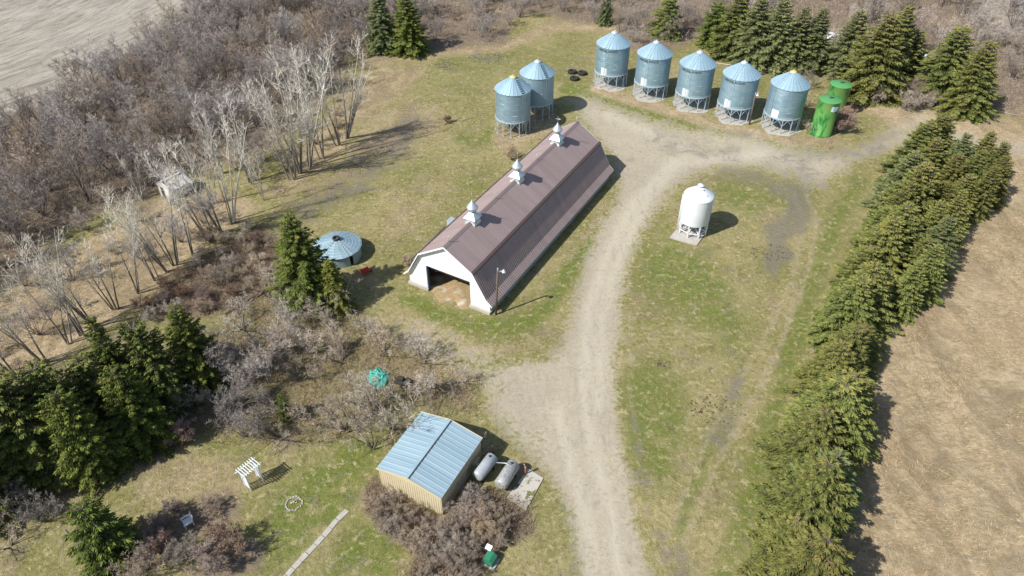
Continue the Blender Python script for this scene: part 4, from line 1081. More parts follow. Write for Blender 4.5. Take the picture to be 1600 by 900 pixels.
# fence planks along the barn's far side and the small chute there
for k, v in enumerate((3.2, 5.6, 8.0)):
    b = MB()
    for j in range(3): b.box((0, 0, 0.4 + j * 0.4), (0.05, 2.3, 0.16))
    for y in (-1.1, 0, 1.1): b.box((-0.06, y, 0.65), (0.1, 0.1, 1.3))
    simple('fence_panel', b, M['grey_wood'], ['weathered plank fence panel along the barn side, nearest the open gable', 'weathered plank fence panel along the barn side, middle of three', 'weathered plank fence panel along the barn side, farthest from the open gable'][k], 'fence', inbarn(-6.35 - 0.1 * k, v), BROT + 0.03 * k, 'plank panels on the far side of the barn')
b = MB(); b.prism([(-0.6, 0), (0.6, 0), (0.6, 1.0), (-0.6, 1.35)], -0.5, 0.5)
simple('feed_box', b, M['galv_leg'], 'grey sloped feed box beside the far side of the barn', 'feed box', inbarn(-6.4, 10.6), BROT)

# leaning post, fallen logs, pale rails, pipe, red marker
t = thing('leaning_post', 'bare grey post standing left of the small bright spruce', 'post', G(140, 871))
b = MB(); b.tube([(0, 0, 0), (-0.2, 0.1, 1.8), (-0.45, 0.15, 3.6)], [0.11, 0.09, 0.07], 8); b.build('post', M['grey_wood'], t)
b = MB(); b.tube([(-0.2, 0.1, 1.7), (-0.5, -0.1, 1.95)], 0.04, 5); b.build('stub', M['grey_wood'], t)
def log(a, c, r, lab, m='grey_wood', name='fallen_log', z=0.0):
    a = Vector(a); c = Vector(c); b = MB(); mid = (c - a) / 2
    b.tube([(0, 0, r + z), tuple(mid + Vector((0.05, 0.1, r + z + 0.08))), tuple((c - a) + Vector((0, 0, r + z)))], [r, r * 0.9, r * 0.6], 8)
    simple(name, b, M[m], lab, 'log' if 'log' in name else 'pole', a)
log(G(432, 447), G(352, 492), 0.16, 'dark fallen log between the thicket and the tall spruce', 'bark_dark')
log(G(424, 452), G(384, 470), 0.12, 'shorter fallen log lying beside the dark fallen log', 'bark_dark')
log(G(1535, 172), G(1592, 182), 0.10, 'pale fallen trunk lying at the wood edge right of the spruces', 'concrete')
log(G(1112, 98), G(1215, 116), 0.09, 'long pale pole lying behind the row of silver bins', 'concrete', 'fallen_pole')
t = thing('marker_stake', 'thin rusty stake in the grass in front of the green tanks', 'stake', G(1296, 233))
b = MB(); b.tube([(0, 0, 0), (0, 0, 0.9)], 0.05, 6); b.build('stake', M['rust'], t)
b = MB(); b.box((0, 0, 0.95), (0.14, 0.05, 0.16)); b.build('tag', M['rust'], t)
# white stock trailer half hidden behind the spruces
t = thing('trailer', 'white box trailer half hidden among bare trees behind the spruces', 'trailer', G(1424, 100), math.radians(-30))
b = MB(); b.box((0, 0, 1.2), (3.6, 1.9, 1.4)); b.box((0, 0, 0.46), (3.7, 1.7, 0.08)); b.build('box', M['white_metal'], t)
for s in (-1, 1):
    b = MB(); b.torus((0, 0, 0), 0.28, 0.1, 16, 6); o = b.build('wheel', M['rubber'], t, (0.3, s * 1.05, 0.38)); o.rotation_euler = (math.pi / 2, 0, 0)
b = MB(); b.beam((-1.8, 0, 0.45), (-2.9, 0, 0.45), 0.08); b.build('drawbar', M['dark_metal'], t)
t = thing('car_shell', 'pale abandoned car shell glimpsed between spruces at the wood edge', 'car', G(1297, 65), math.radians(20))
b = MB(); b.prism([(-2.1, 0.35), (2.1, 0.35), (2.15, 0.85), (1.2, 0.95), (0.7, 1.4), (-0.9, 1.4), (-1.4, 0.95), (-2.15, 0.88)], -0.8, 0.8); b.build('body', M['white_metal'], t)
for s in (-1, 1):
    b = MB(); b.prism([(-0.82, 0.98), (-1.2, 0.98), (-0.85, 1.32), (0.6, 1.32), (1.0, 0.98)], s * 0.80, s * 0.81); b.build('window', M['black_paint'], t)
    for x in (-1.3, 1.3): b = MB(); b.torus((0, 0, 0), 0.2, 0.09, 14, 6); o = b.build('wheel', M['rubber'], t, (x, s * 0.76, 0.3)); o.rotation_euler = (math.pi / 2, 0, 0)

# ------------------------------------------------------------------ vegetation meshes
def unit(v): return v / (np.linalg.norm(v, axis=-1, keepdims=True) + 1e-9)
def frames(d, rng):
    r = unit(rng.standard_normal(d.shape)); a = unit(np.cross(d, r)); return a, np.cross(d, a)
def prisms(P0, P1, R0, R1, k=3, rng=RNG):
    """tapering k-sided sticks"""
    P0 = np.asarray(P0, float); P1 = np.asarray(P1, float); R0 = np.asarray(R0, float); R1 = np.asarray(R1, float)
    d = unit(P1 - P0); a, b = frames(d, rng); n = len(P0); V = []
    for P, R in ((P0, R0), (P1, R1)):
        for j in range(k):
            t = 2 * math.pi * j / k; V.append(P + (a * math.cos(t) + b * math.sin(t)) * R[:, None])
    V = np.stack(V, 1).reshape(-1, 3); base = np.arange(n)[:, None] * 2 * k; F = []
    for j in range(k):
        q = (j + 1) % k
        F += [base + [[j, q, k + q]], base + [[j, k + q, k + j]]]
    return V, np.stack(F, 1).reshape(-1, 3)
def blades(P0, P1, W, rng=RNG):
    d = unit(P1 - P0); a, b = frames(d, rng); W = np.asarray(W)[:, None]
    V = np.stack([P0 - a * W / 2, P0 + a * W / 2, P1], 1).reshape(-1, 3)
    return V, np.arange(len(P0) * 3).reshape(-1, 3)
def spindles(P0, P1, R, rng=RNG):
    """little brush shaped shoots: pointed at both ends, fat in the first third"""
    d = unit(P1 - P0); a, b = frames(d, rng); m = P0 + (P1 - P0) * 0.35; R = np.asarray(R)[:, None]
    V = [P0]
    for j in range(3):
        t = 2 * math.pi * j / 3; V.append(m + (a * math.cos(t) + b * math.sin(t)) * R)
    V.append(P1); V = np.stack(V, 1).reshape(-1, 3); base = np.arange(len(P0))[:, None] * 5
    F = [base + [f] for f in ([0, 2, 1], [0, 3, 2], [0, 1, 3], [4, 1, 2], [4, 2, 3], [4, 3, 1])]
    return V, np.stack(F, 1).reshape(-1, 3)
class TM:
    def __init__(s): s.V = []; s.F = []; s.T = []; s.C = []; s.n = 0
    def add(s, VF, tone, cone=None):
        V, F = VF; k = len(V) // len(tone)
        s.V.append(V); s.F.append(F + s.n); s.T.append(np.repeat(tone, k)); s.C.append(np.repeat(cone if cone is not None else np.zeros(len(tone)), k)); s.n += len(V)
    def mesh(s, name, m): return npmesh(name, np.concatenate(s.V), np.concatenate(s.F), m, {'tone': ('FLOAT', np.concatenate(s.T)), 'cone': ('FLOAT', np.concatenate(s.C))})

def spruce_meshes(seed, H=9.0, R=2.5, m='spruce', bare=0.35, cones=0.5, density=1.0, power=0.85):
    r = np.random.default_rng(seed); t = TM()
    nl = int(H / 0.34); P0 = []; P1 = []; W = []; T = []; Cn = []
    wood0 = []; wood1 = []; wr = []
    ph = r.random() * 6
    for li in range(nl):
        h = bare + (H - bare - 0.15) * (li + r.uniform(-0.3, 0.3)) / nl
        f = 1 - (h - bare) / (H - bare); f = min(max(f, 0.0), 1)
        Lb = R * (f ** power) * (0.92 if f > 0.93 else 1.0) + 0.16
        nb = int((5 + 6 * f ** 0.6) * density * r.uniform(0.75, 1.1))
        for bi in range(nb):
            az = 2 * math.pi * (bi + r.uniform(-0.4, 0.4)) / nb + li * 2.4
            lobe = 1 + 0.13 * math.sin(az * 3 + ph + h * 0.6) + 0.08 * math.sin(az * 5 - h)
            L = Lb * lobe * r.uniform(0.72, 1.12)
            rise = 0.55 * (1 - f) - 0.22 * f + r.uniform(-0.10, 0.08)
            out = np.array([math.cos(az), math.sin(az), 0]); side = np.array([-math.sin(az), math.cos(az), 0])
            btone = r.random(); bc = (r.random() < cones * max(0, (0.45 - f)) * 2.2) * r.uniform(0.4, 1)
            ns = max(3, int(L / 0.118)); s = (np.arange(ns) + r.random(ns) * 0.6) / ns
            s = 0.12 + 0.88 * s
            base = np.array([0, 0, h]) + out * (L * s)[:, None]
            z = rise * L * s - 0.20 * L * s ** 2 * (f + .2) + 0.10 * L * np.clip(s - 0.7, 0, 1) * 2
            base[:, 2] += z
            wood0.append(np.array([0, 0, h])); wood1.append(base[-1] * 0.9 + 0.1 * np.array([0, 0, h])); wr.append(0.03 + 0.012 * L)
            for sg in (-1, 1):
                ln = (0.16 + 0.30 * L * (1 - s) ** 0.7 * r.uniform(0.6, 1.1, ns)) * r.uniform(0.8, 1.2, ns); ln = np.minimum(ln, 0.72)
                fw = r.uniform(0.45, 0.9, ns)
                dd = out * fw[:, None] + side * sg * (1 - 0.35 * fw)[:, None]; dd = unit(dd)
                tip = base + dd * ln[:, None]; tip[:, 2] += ln * r.uniform(-0.50, 0.02, ns)
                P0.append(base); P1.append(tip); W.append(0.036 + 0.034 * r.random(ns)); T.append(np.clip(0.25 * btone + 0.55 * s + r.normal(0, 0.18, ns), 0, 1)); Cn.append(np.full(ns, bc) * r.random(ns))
                # short second shoots, hanging a little: fill the spray
                q = r.random(ns) < 0.75
                mid = base + (tip - base) * 0.55; e = mid + unit(out[None, :] + side[None, :] * sg * 0.2 + r.normal(0, 0.3, (ns, 3))) * (ln * 0.6)[:, None]; e[:, 2] -= 0.07
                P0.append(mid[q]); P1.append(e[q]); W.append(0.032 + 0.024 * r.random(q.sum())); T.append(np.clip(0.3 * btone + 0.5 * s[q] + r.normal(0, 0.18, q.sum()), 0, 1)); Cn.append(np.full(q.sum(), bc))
            e = base[-1] + out * 0.28; P0.append(base[-2:-1] * 1.0); P1.append(e[None, :]); W.append([0.07]); T.append([min(1, 0.6 + 0.4 * btone)]); Cn.append([bc])
    # leader
    P0.append(np.array([[0, 0, H - 0.5]])); P1.append(np.array([[0, 0, H + 0.15]])); W.append([0.07]); T.append([0.8]); Cn.append([0.3 * cones])
    P0, P1, W, T, Cn = [np.concatenate([np.atleast_1d(x) for x in a]) for a in (P0, P1, W, T, Cn)]
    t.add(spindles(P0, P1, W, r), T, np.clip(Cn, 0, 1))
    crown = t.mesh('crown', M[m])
    q = TM(); zs = np.linspace(0, H * 0.97, 9); c = np.stack([np.zeros(9), np.zeros(9), zs], 1); c[1:-1, :2] += r.normal(0, 0.03, (7, 2)); rad = 0.045 * H ** 0.75 * (1 - zs / H) + 0.02
    q.add(prisms(c[:-1], c[1:], rad[:-1], rad[1:], 7, r), np.full(8, 0.4))
    q.add(prisms(np.array(wood0), np.array(wood1), np.array(wr), np.full(len(wr), 0.01), 3, r), np.full(len(wr), 0.4))
    return crown, q.mesh('trunk', M['spruce_bark'])

SPR = {}
for k, (m, H_, R_, p_, cn) in enumerate([('spruce', 8.0, 2.75, .8, .55), ('spruce', 8.6, 2.5, .85, .35), ('spruce_blue', 8.2, 2.7, .8, .5), ('spruce', 7.4, 2.6, .75, .75), ('spruce_green', 9.5, 2.6, .85, .15), ('spruce_green', 4.6, 1.6, .7, 0.0), ('spruce_blue', 9.5, 2.3, .9, .35)]):
    SPR[k] = (spruce_meshes(40 + k, H_, R_, m, cones=cn, power=p_, density=1.15), H_, R_)
for k, (m, H_, R_, p_, cn) in enumerate([('spruce_green', 8.6, 2.7, .65, .1), ('spruce', 8.0, 2.8, .6, .1), ('spruce_green', 7.6, 2.5, .75, .3)]):
    SPR[7 + k] = (spruce_meshes(70 + k, H_, R_, m, cones=cn, power=p_, density=1.25), H_, R_)

def tree(name, label, cat, p, meshes, sc, rz, group=None, parts=('crown', 'trunk'), tilt=None):
    t = thing(name, label, cat, p, rz, group, sc)
    if tilt: t.rotation_euler = (tilt[0], tilt[1], rz)
    for nm, me in zip(parts, meshes): link(nm, me, None, t)
    return t

# windbreak on the right: one long row, a second short one behind its far end
ORD = ['first', 'second', 'third', 'fourth', 'fifth', 'sixth', 'seventh', 'eighth', 'ninth', 'tenth', 'eleventh', 'twelfth', 'thirteenth', 'fourteenth', 'fifteenth', 'sixteenth', 'seventeenth', 'eighteenth', 'nineteenth', 'twentieth', 'twenty-first', 'twenty-second', 'twenty-third', 'twenty-fourth', 'twenty-fifth', 'twenty-sixth']
A0 = np.array([17.0, 21.5, 0]); A1 = np.array([54.0, 84.5, 0]); Lw = np.linalg.norm(A1 - A0); dw = (A1 - A0) / Lw; nw = np.array([dw[1], -dw[0], 0])
nrow = 26
wlab = {0: 'dense olive', 1: 'slender olive', 2: 'bluish green', 3: 'rusty-tipped'}
seq = [0, 0, 3, 0, 2, 0, 3, 3, 0, 1, 3, 0, 0, 2, 3, 0, 0, 3, 1, 0, 2, 3, 0, 0, 1, 0]
for i in range(nrow):
    k = seq[i]; tt = i / (nrow - 1)
    p = A0 + dw * Lw * tt + nw * (0.95 + 0.9 * math.sin(i * 2.1) - 1.3 * math.sin(math.pi * min(1, tt * 1.15)) + 1.2 * max(0, tt - .5)) + dw * random.uniform(-0.5, 0.5)
    ms, H_, R_ = SPR[k]
    f = random.uniform(0.74, 1.16)
    tree('spruce_tree', '%s spruce, %s of the long windbreak row from its near end' % (wlab[k], ORD[i]), 'spruce tree', p, ms, (f * 1.32, f * 1.32, f * random.uniform(0.90, 1.06)), random.random() * 6, 'spruces of the long windbreak')
for i in range(12):
    k = [1, 0, 3, 2, 0, 1, 0, 3, 0, 0, 2, 0][i]
    tt = i / 11
    p = A0 + dw * Lw * (0.54 + 0.46 * tt) + nw * (3.7 + 2.9 * tt + (0.9 if i % 2 else -0.9) * (0.4 + tt))
    ms, H_, R_ = SPR[k]; f = random.uniform(0.82, 1.0)
    tree('spruce_tree', '%s spruce, %s of the short outer row from its near end' % (wlab[k], ORD[i]), 'spruce tree', p, ms, (f * 1.0, f * 1.0, f * 0.93), random.random() * 6, 'spruces of the short outer row')
for i, (tt, off, k) in enumerate(((0.92, 9.8, 0), (0.985, 9.6, 3), (0.86, 8.6, 1))):
    ms, H_, R_ = SPR[k]; p = A0 + dw * Lw * tt + nw * off
    tree('spruce_tree', ['olive spruce at the far right corner of the windbreak, cut by no other', 'rusty-tipped spruce at the farthest corner of the windbreak', 'slender spruce on the field side near the far corner of the windbreak'][i], 'spruce tree', p, ms, 0.82, i * 2.0, 'spruces of the windbreak corner')

# single spruces: pixel of the foot, pixel row of the tip, kind, label
def spruce_at(base, tipy, k, label, group=None, wide=1.0, rz=None):
    p = G(*base); best = min((abs(proj_h(p, h)[1] - tipy), h) for h in np.arange(1, 20, 0.05))[1]
    ms, H_, R_ = SPR[k]; f = best / H_
    wide = wide * random.uniform(0.95, 1.12)
    return tree('spruce_tree', label, 'spruce tree', p, ms, (f * wide, f * wide, f), random.random() * 6 if rz is None else rz, group)
def proj_h(p, h):
    v = np.array([p[0], p[1], h]) - CP; z = v @ FW; return 800 + FPX * (v @ RT) / z, 450 - FPX * (v @ UP) / z
spruce_at((483, 468), 332, 4, 'tall dark green spruce standing alone beside the round metal granary', wide=1.12)
spruce_at((528, 480), 405, 4, 'shorter dark spruce growing against the tall one by the granary', wide=1.1)
spruce_at((600, 80), -25, 6, 'bare-stemmed spruce left of a fuller one at the top wood edge', wide=1.15)
spruce_at((640, 82), -15, 4, 'full green spruce right of its thinner neighbour at the top wood edge', wide=1.4)
spruce_at((945, 38), -18, 2, 'small bluish spruce in the bare brush above the first silver bin', wide=0.8)
for i, (b_, ty, k, lb, wd) in enumerate([
    ((1040, 56), -5, 5, 'small yellow-green spruce in bare brush above the second silver bin', 1.1),
    ((1112, 70), 2, 5, 'light yellow-green spruce, leftmost of the line behind the silver bins', 1.0),
    ((1140, 86), -20, 1, 'yellowish spruce behind the fourth silver bin, second of the line', 1.0),
    ((1170, 98), -8, 2, 'grey-green spruce behind the lamp pole bin, third of the line', 1.0),
    ((1203, 104), -6, 2, 'grey-green spruce directly behind the silver bin with yellow cap', 1.0),
    ((1235, 108), 8, 2, 'narrow grey-green spruce just right of the yellow-capped bin', 0.8),
    ((1262, 108), 10, 6, 'bluish spruce standing left of the green tanks in the line', 1.15),
    ((1315, 118), 14, 2, 'bluish spruce behind the half hidden green tank', 0.95),
    ((1352, 148), 18, 0, 'broad dark olive spruce right of the green tanks', 1.05),
    ((1380, 128), 5, 1, 'taller rusty spruce peeking out behind the broad olive one', 0.85),
    ((1408, 120), 45, 5, 'small bluish green spruce beside the white trailer', 1.0),
    ((1462, 150), 38, 3, 'orange-tipped spruce, left one of the pair at the right wood edge', 0.95),
    ((1500, 176), 60, 0, 'olive spruce, right one of the pair at the right wood edge', 0.9),
    ((1512, 178), 98, 3, 'small golden-tipped spruce in front of the right-edge pair', 1.0)]):
    spruce_at(b_, ty, k, lb, 'scattered spruces along the far wood edge', wd * 1.22)
for b_, ty, k, lb, wd in [
    ((322, 600), 478, 7, 'rightmost tall spruce of the dark cluster at the left', 0.85),
    ((262, 628), 505, 8, 'dark green spruce second from the right in the left cluster', 0.85),
    ((215, 640), 492, 4, 'spruce with a thin bright top in the middle of the left cluster', 0.7),
    ((180, 668), 560, 8, 'olive spruce low in the middle of the left cluster', 0.9),
    ((235, 690), 570, 9, 'shaded spruce at the front right of the left cluster', 0.9),
    ((130, 700), 570, 8, 'spruce with yellowish boughs left of centre in the left cluster', 0.95),
    ((80, 730), 590, 8, 'broad yellow-olive spruce near the left edge of the cluster', 1.0),
    ((160, 735), 610, 7, 'dark spruce at the front of the left cluster above the garden', 0.85),
    ((35, 750), 615, 7, 'deep green spruce at the left border of the picture', 1.0),
    ((-20, 790), 650, 8, 'spruce cut by the left border above the grey shrubs', 1.0)]:
    spruce_at(b_, ty, k, lb, 'dark spruces clustered at the left', wd)
spruce_at((180, 868), 788, 5, 'small bright green spruce beside the bare grey post', wide=0.95)
spruce_at((450, 655), 615, 5, 'tiny green spruce seedling among the bare shrubs', wide=0.6)
spruce_at((1262, 925), 862, 5, 'young yellow-green spruce at the bottom end of the windbreak', wide=0.9)

# ------------------------------------------------------------------ bare broadleaf growth
def grow(seed, stems, H, spread, lev2, lev3, lev4, tw=0.03, droop=0.0, curve=0.25, lean=(0.1, 0.5), top=0.4, up=0.5, thick=0.05, mt=('twig_grey', 'bark_dark'), sub=2, base_r=0.25, tone_h=False, thin=0.55):
    """stems > limbs > branches > twigs; the twigs go in one mesh and the wood in another"""
    r = np.random.default_rng(seed); wood = TM(); tw_ = TM()
    def bend(P, D, L, n, curv, upw):
        pts = [P]; d = D
        for i in range(n):
            d = unit(d + r.normal(0, curv, d.shape) + np.array([0, 0, upw]) / n); P = P + d * (L / n)[:, None]; pts.append(P)
        return pts, d
    az = r.random(stems) * 2 * math.pi; ln = r.uniform(lean[0], lean[1], stems)
    D = unit(np.stack([np.cos(az) * ln, np.sin(az) * ln, np.ones(stems)], 1)); P = np.stack([np.cos(az) * base_r, np.sin(az) * base_r, np.zeros(stems)], 1) * r.random((stems, 1))
    L = H * r.uniform(0.72, 1.05, stems)
    pts, _ = bend(P, D, L, 6, curve * 0.35, 0.1)
    rad = thick * r.uniform(0.7, 1.15, stems)
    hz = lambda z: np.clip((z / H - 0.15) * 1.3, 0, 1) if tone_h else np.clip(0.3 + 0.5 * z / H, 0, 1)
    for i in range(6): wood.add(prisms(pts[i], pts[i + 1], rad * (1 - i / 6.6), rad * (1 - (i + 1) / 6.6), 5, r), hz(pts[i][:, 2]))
    PT = np.stack(pts, 1)
    def child(PTS, Lp, n, t0, ang, frac, rad0, upw, nseg, cur):
        N = len(PTS); idx = np.repeat(np.arange(N), n); t = r.uniform(t0, 0.98, N * n); S_ = PTS.shape[1] - 1
        fi = np.clip((t * S_).astype(int), 0, S_ - 1); fr = t * S_ - fi
        p = PTS[idx, fi] * (1 - fr)[:, None] + PTS[idx, fi + 1] * fr[:, None]; d0 = unit(PTS[idx, fi + 1] - PTS[idx, fi])
        a, b = frames(d0, r); ang_ = r.uniform(ang[0], ang[1], N * n); d = unit(d0 * np.cos(ang_)[:, None] + a * np.sin(ang_)[:, None])
        l = Lp[idx] * frac * (1.25 - 0.75 * t) * r.uniform(0.6, 1.15, N * n)
        ps, _ = bend(p, d, l, nseg, cur, upw); rr = rad0 * (1.2 - t) * r.uniform(.8, 1.1, N * n)
        return ps, l, rr
    ps, l2, rr = child(PT, L, lev2, top, (0.35, 1.0), spread, thick * thin, up, 4, curve)
    for i in range(4): wood.add(prisms(ps[i], ps[i + 1], rr * (1 - i / 4.5), rr * (1 - (i + 1) / 4.5), 3, r), hz(ps[i][:, 2]))
    P2 = np.stack(ps, 1)
    ps, l3, rr = child(P2, l2, lev3, 0.15, (0.4, 1.1), 0.55, thick * 0.28, up * 0.5 - droop, 2, curve)
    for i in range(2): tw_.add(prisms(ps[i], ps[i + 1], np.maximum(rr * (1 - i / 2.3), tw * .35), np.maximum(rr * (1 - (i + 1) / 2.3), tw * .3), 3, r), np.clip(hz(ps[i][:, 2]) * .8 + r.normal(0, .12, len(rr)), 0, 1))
    P3 = np.stack([ps[0], ps[1], ps[2]], 1)
    ps, l4, rr = child(P3, l3, lev4, 0.1, (0.35, 1.1), 0.62, 0.01, up * 0.3 - droop, 1, curve * 0.5)
    l4 = np.maximum(l4, 0.18); e = ps[0] + unit(ps[1] - ps[0]) * l4[:, None]
    e[:, 2] = np.maximum(e[:, 2], 0.03)
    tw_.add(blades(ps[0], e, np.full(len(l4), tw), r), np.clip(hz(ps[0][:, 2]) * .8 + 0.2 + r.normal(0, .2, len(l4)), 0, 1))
    if sub:
        P4 = np.stack([ps[0], e], 1)
        ps, l5, rr = child(P4, l4, sub, 0.3, (0.4, 0.9), 0.6, 0.01, 0.1, 1, 0.1)
        e = ps[0] + unit(ps[1] - ps[0]) * np.maximum(l5, 0.12)[:, None]
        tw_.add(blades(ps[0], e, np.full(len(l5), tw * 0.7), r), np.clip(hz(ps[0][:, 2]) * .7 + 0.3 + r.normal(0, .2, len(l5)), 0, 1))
    return tw_.mesh('crown', M[mt[0]]), wood.mesh('trunk', M[mt[1]])

BUSH = {}
for k in range(4): BUSH['grey%d' % k] = grow(100 + k, 11, 5.0, 0.48, 7, 6, 5, tw=0.034, lean=(0.15, 0.8), thick=0.05, mt=('twig_grey', 'bark_dark'))
for k in range(2): BUSH['tall%d' % k] = grow(120 + k, 6, 7.4, 0.36, 11, 6, 5, tw=0.034, lean=(0.05, 0.35), thick=0.075, mt=('twig_grey', 'bark_dark'), top=0.3)
BUSH['wild0'] = grow(128, 6, 5.6, 0.4, 8, 6, 5, tw=0.03, lean=(0.1, 0.5), thick=0.07, mt=('twig_brown', 'bark_dark'), top=0.3)
for k in range(3): BUSH['beige%d' % k] = grow(130 + k, 5, 4.0, 0.62, 6, 6, 6, tw=0.021, lean=(0.3, 1.0), thick=0.085, curve=0.40, up=0.12, top=0.25, thin=0.6, mt=('twig_beige', 'bark_dark'))
for k in range(2): BUSH['brown%d' % k] = grow(140 + k, 14, 1.9, 0.45, 6, 6, 4, tw=0.021, lean=(0.1, 0.9), thick=0.028, mt=('twig_brown', 'bark_dark'), up=0.3)
for k in range(2): BUSH['tan%d' % k] = grow(145 + k, 12, 1.8, 0.45, 5, 5, 4, tw=0.020, lean=(0.1, 0.8), thick=0.022, mt=('twig_beige', 'bark_dark'), up=0.5)
for k in range(2): BUSH['red%d' % k] = grow(150 + k, 16, 1.5, 0.4, 6, 5, 4, tw=0.024, lean=(0.1, 0.8), thick=0.02, mt=('twig_red', 'bark_dark'), up=0.6)
POP = [grow(160 + k, [5, 4, 3, 4][k], 10.0, 0.25, 12, 5, 3, tw=0.019, lean=(0.04, 0.24), thick=0.085, top=0.28, up=0.75, curve=0.11, thin=0.42, mt=('poplar_twig', 'poplar_bark'), sub=0, base_r=0.4, tone_h=True) for k in range(4)]

def fit_h(base, tipy):
    p = G(*base); return p, min((abs(proj_h(p, h)[1] - tipy), h) for h in np.arange(1, 20, 0.05))[1]
pop_spec = [((32, 593), 480, 'at the left border of the picture'), ((70, 565), 440, 'second from the left border, slim stems'), ((108, 537), 405, 'third from the left border, wide V shape'),
            ((132, 522), 395, 'fourth from the left border, close behind its neighbour'), ((149, 509), 385, 'fifth from the left border, above the dark spruces'), ((182, 482), 372, 'sixth from the left border, slim'),
            ((216, 458), 340, 'seventh from the left border, crossing its neighbour'), ((245, 436), 320, 'eighth from the left border, long pale stems'), ((262, 424), 300, 'ninth from the left border, thin stems'),
            ((275, 412), 285, 'tenth from the left border, long straight stems'), ((300, 396), 262, 'standing alone just below the ruined shack'), ((329, 375), 235, 'below and right of the ruined shack, dense bright twigs'),
            ((345, 362), 225, 'close beside the one with dense bright twigs'), ((363, 347), 215, 'right of the ruined shack with bright stems'), ((412, 313), 245, 'short dark-stemmed one above the thicket'),
            ((456, 279), 130, 'leftmost of the tall group in the wood edge'), ((468, 270), 118, 'slim one second in the tall group of the wood edge'), ((482, 262), 105, 'third in the tall group of the wood edge'),
            ((504, 248), 95, 'rightmost of the tall group in the wood edge'), ((527, 226), 85, 'slim one left of the last poplar before the yard'), ((541, 216), 75, 'last before the yard, nearest the pair of bins')]
for i, (b_, ty, lb) in enumerate(pop_spec):
    p, h = fit_h(b_, ty); f = h / 8.7
    tree('poplar_tree', 'bare pale-barked poplar ' + lb, 'poplar tree', p, POP[i % 4], (f, f, f), i * 1.7, 'bare poplars along the edge of the left wood', tilt=(random.uniform(-.05, .05), -0.10 - random.random() * 0.10))
for i, (b_, ty, lb) in enumerate([((224, 312), 250, 'small yellowish bare poplar alone left of the ruined shack'), ((335, 318), 215, 'bare poplar rising just right of the ruined shack'), ((395, 285), 160, 'bare poplar deeper in the wood right of the shack'), ((350, 270), 165, 'slender bare poplar in the wood left of the tall group')]):
    p, h = fit_h(b_, ty); f = h / 8.7
    tree('poplar_tree', lb, 'poplar tree', p, POP[(i + 1) % 4], f, i * 2.3, 'bare poplars inside the left wood')

def scatter(poly, rad, count, rng, world_min=None):
    out = []; xs = [q[0] for q in poly]; ys = [q[1] for q in poly]; tries = 0
    P4 = [G(min(max(x, -400), 2000), max(y, -120)) for x, y in poly]
    x0, x1 = min(q[0] for q in P4), max(q[0] for q in P4); y0, y1 = min(q[1] for q in P4), max(q[1] for q in P4)
    while len(out) < count and tries < 60000:
        tries += 1; X, Y = rng.uniform(x0, x1), rng.uniform(y0, y1); a, b_ = proj(np.array([X]), np.array([Y]))
        if not inside(a, b_, poly)[0]: continue
        if any((X - o[0]) ** 2 + (Y - o[1]) ** 2 < rad * rad for o in out): continue
        out.append((X, Y, a[0], b_[0]))
    return out
def plant(pts, kinds, label, cat, group, sc, name, rng, lab_fn=None):
    for i, (X, Y, a, b_) in enumerate(pts):
        k = kinds[rng.integers(len(kinds))]; f = rng.uniform(*sc)
        tree(name, lab_fn(i, a, b_) if lab_fn else label, cat, (X, Y, 0), BUSH[k], (f, f, f * rng.uniform(0.85, 1.15)), rng.random() * 6.28, group)
rg = np.random.default_rng(5)
GREY = ['grey0', 'grey1', 'grey2', 'grey3', 'grey0', 'grey3', 'tall0', 'tall1', 'tall0', 'beige1', 'wild0', 'wild0']
W2 = [(-120, 470), (-120, 230), (0, 205), (95, 165), (180, 118), (245, 72), (310, 25), (350, -60), (640, -60), (655, 55), (600, 75), (545, 82), (520, 130), (460, 170), (410, 200), (350, 235), (300, 255),
      (250, 285), (225, 300), (150, 330), (90, 350), (30, 400), (-20, 450)]
plant(scatter(W2, 3.3, 215, rg), GREY, 'leafless grey tree packed into the wood at the upper left', 'bare tree', 'leafless trees of the upper left wood', (0.95, 1.4), 'bare_tree', rg)
plant(scatter([(655, -60), (985, -60), (1060, -30), (1105, 50), (1050, 76), (985, 72), (958, 40), (900, 34), (840, 18), (808, 30), (795, 62), (700, 72), (660, 70)], 2.3, 95, rg), GREY[:6] + ['beige0', 'tan0', 'brown1', 'wild0'], 'leafless brush shrub in the belt along the top of the yard', 'shrub', 'leafless shrubs of the top belt', (0.6, 1.0), 'brush_shrub', rg)
plant(scatter([(1080, -60), (1560, -60), (1590, 20), (1700, 60), (1700, 190), (1590, 170), (1530, 165), (1490, 160), (1420, 135), (1345, 135), (1300, 110), (1230, 95), (1120, 70)], 3.3, 80, rg), GREY, 'leafless grey tree in the wood at the upper right', 'bare tree', 'leafless trees of the upper right wood', (0.85, 1.25), 'bare_tree', rg)
plant(scatter([(1345, 152), (1400, 140), (1440, 160), (1470, 160), (1440, 178), (1380, 168)], 2.2, 10, rg), ['brown0', 'brown1'], 'low brown bush between the spruces at the right wood edge', 'bush', 'low brown bushes at the right wood edge', (1.1, 1.5), 'bush', rg)
for i, (q, k, f, lb) in enumerate([((1256, 170), 'beige0', 0.75, 'bare shrub between the yellow-capped bin and the green tanks'), ((1262, 205), 'beige1', 0.55, 'low bare shrub at the left foot of the nearer green tank'), ((1262, 140), 'grey0', 0.6, 'bare shrub behind the yellow-capped silver bin'),
                                   ((1312, 208), 'red0', 1.7, 'reddish rounded shrub at the right foot of the nearer green tank'), ((1318, 192), 'red1', 1.5, 'reddish shrub against the half hidden green tank')]):
    tree('shrub', lb, 'shrub', G(*q), BUSH[k], f, i * 1.3)
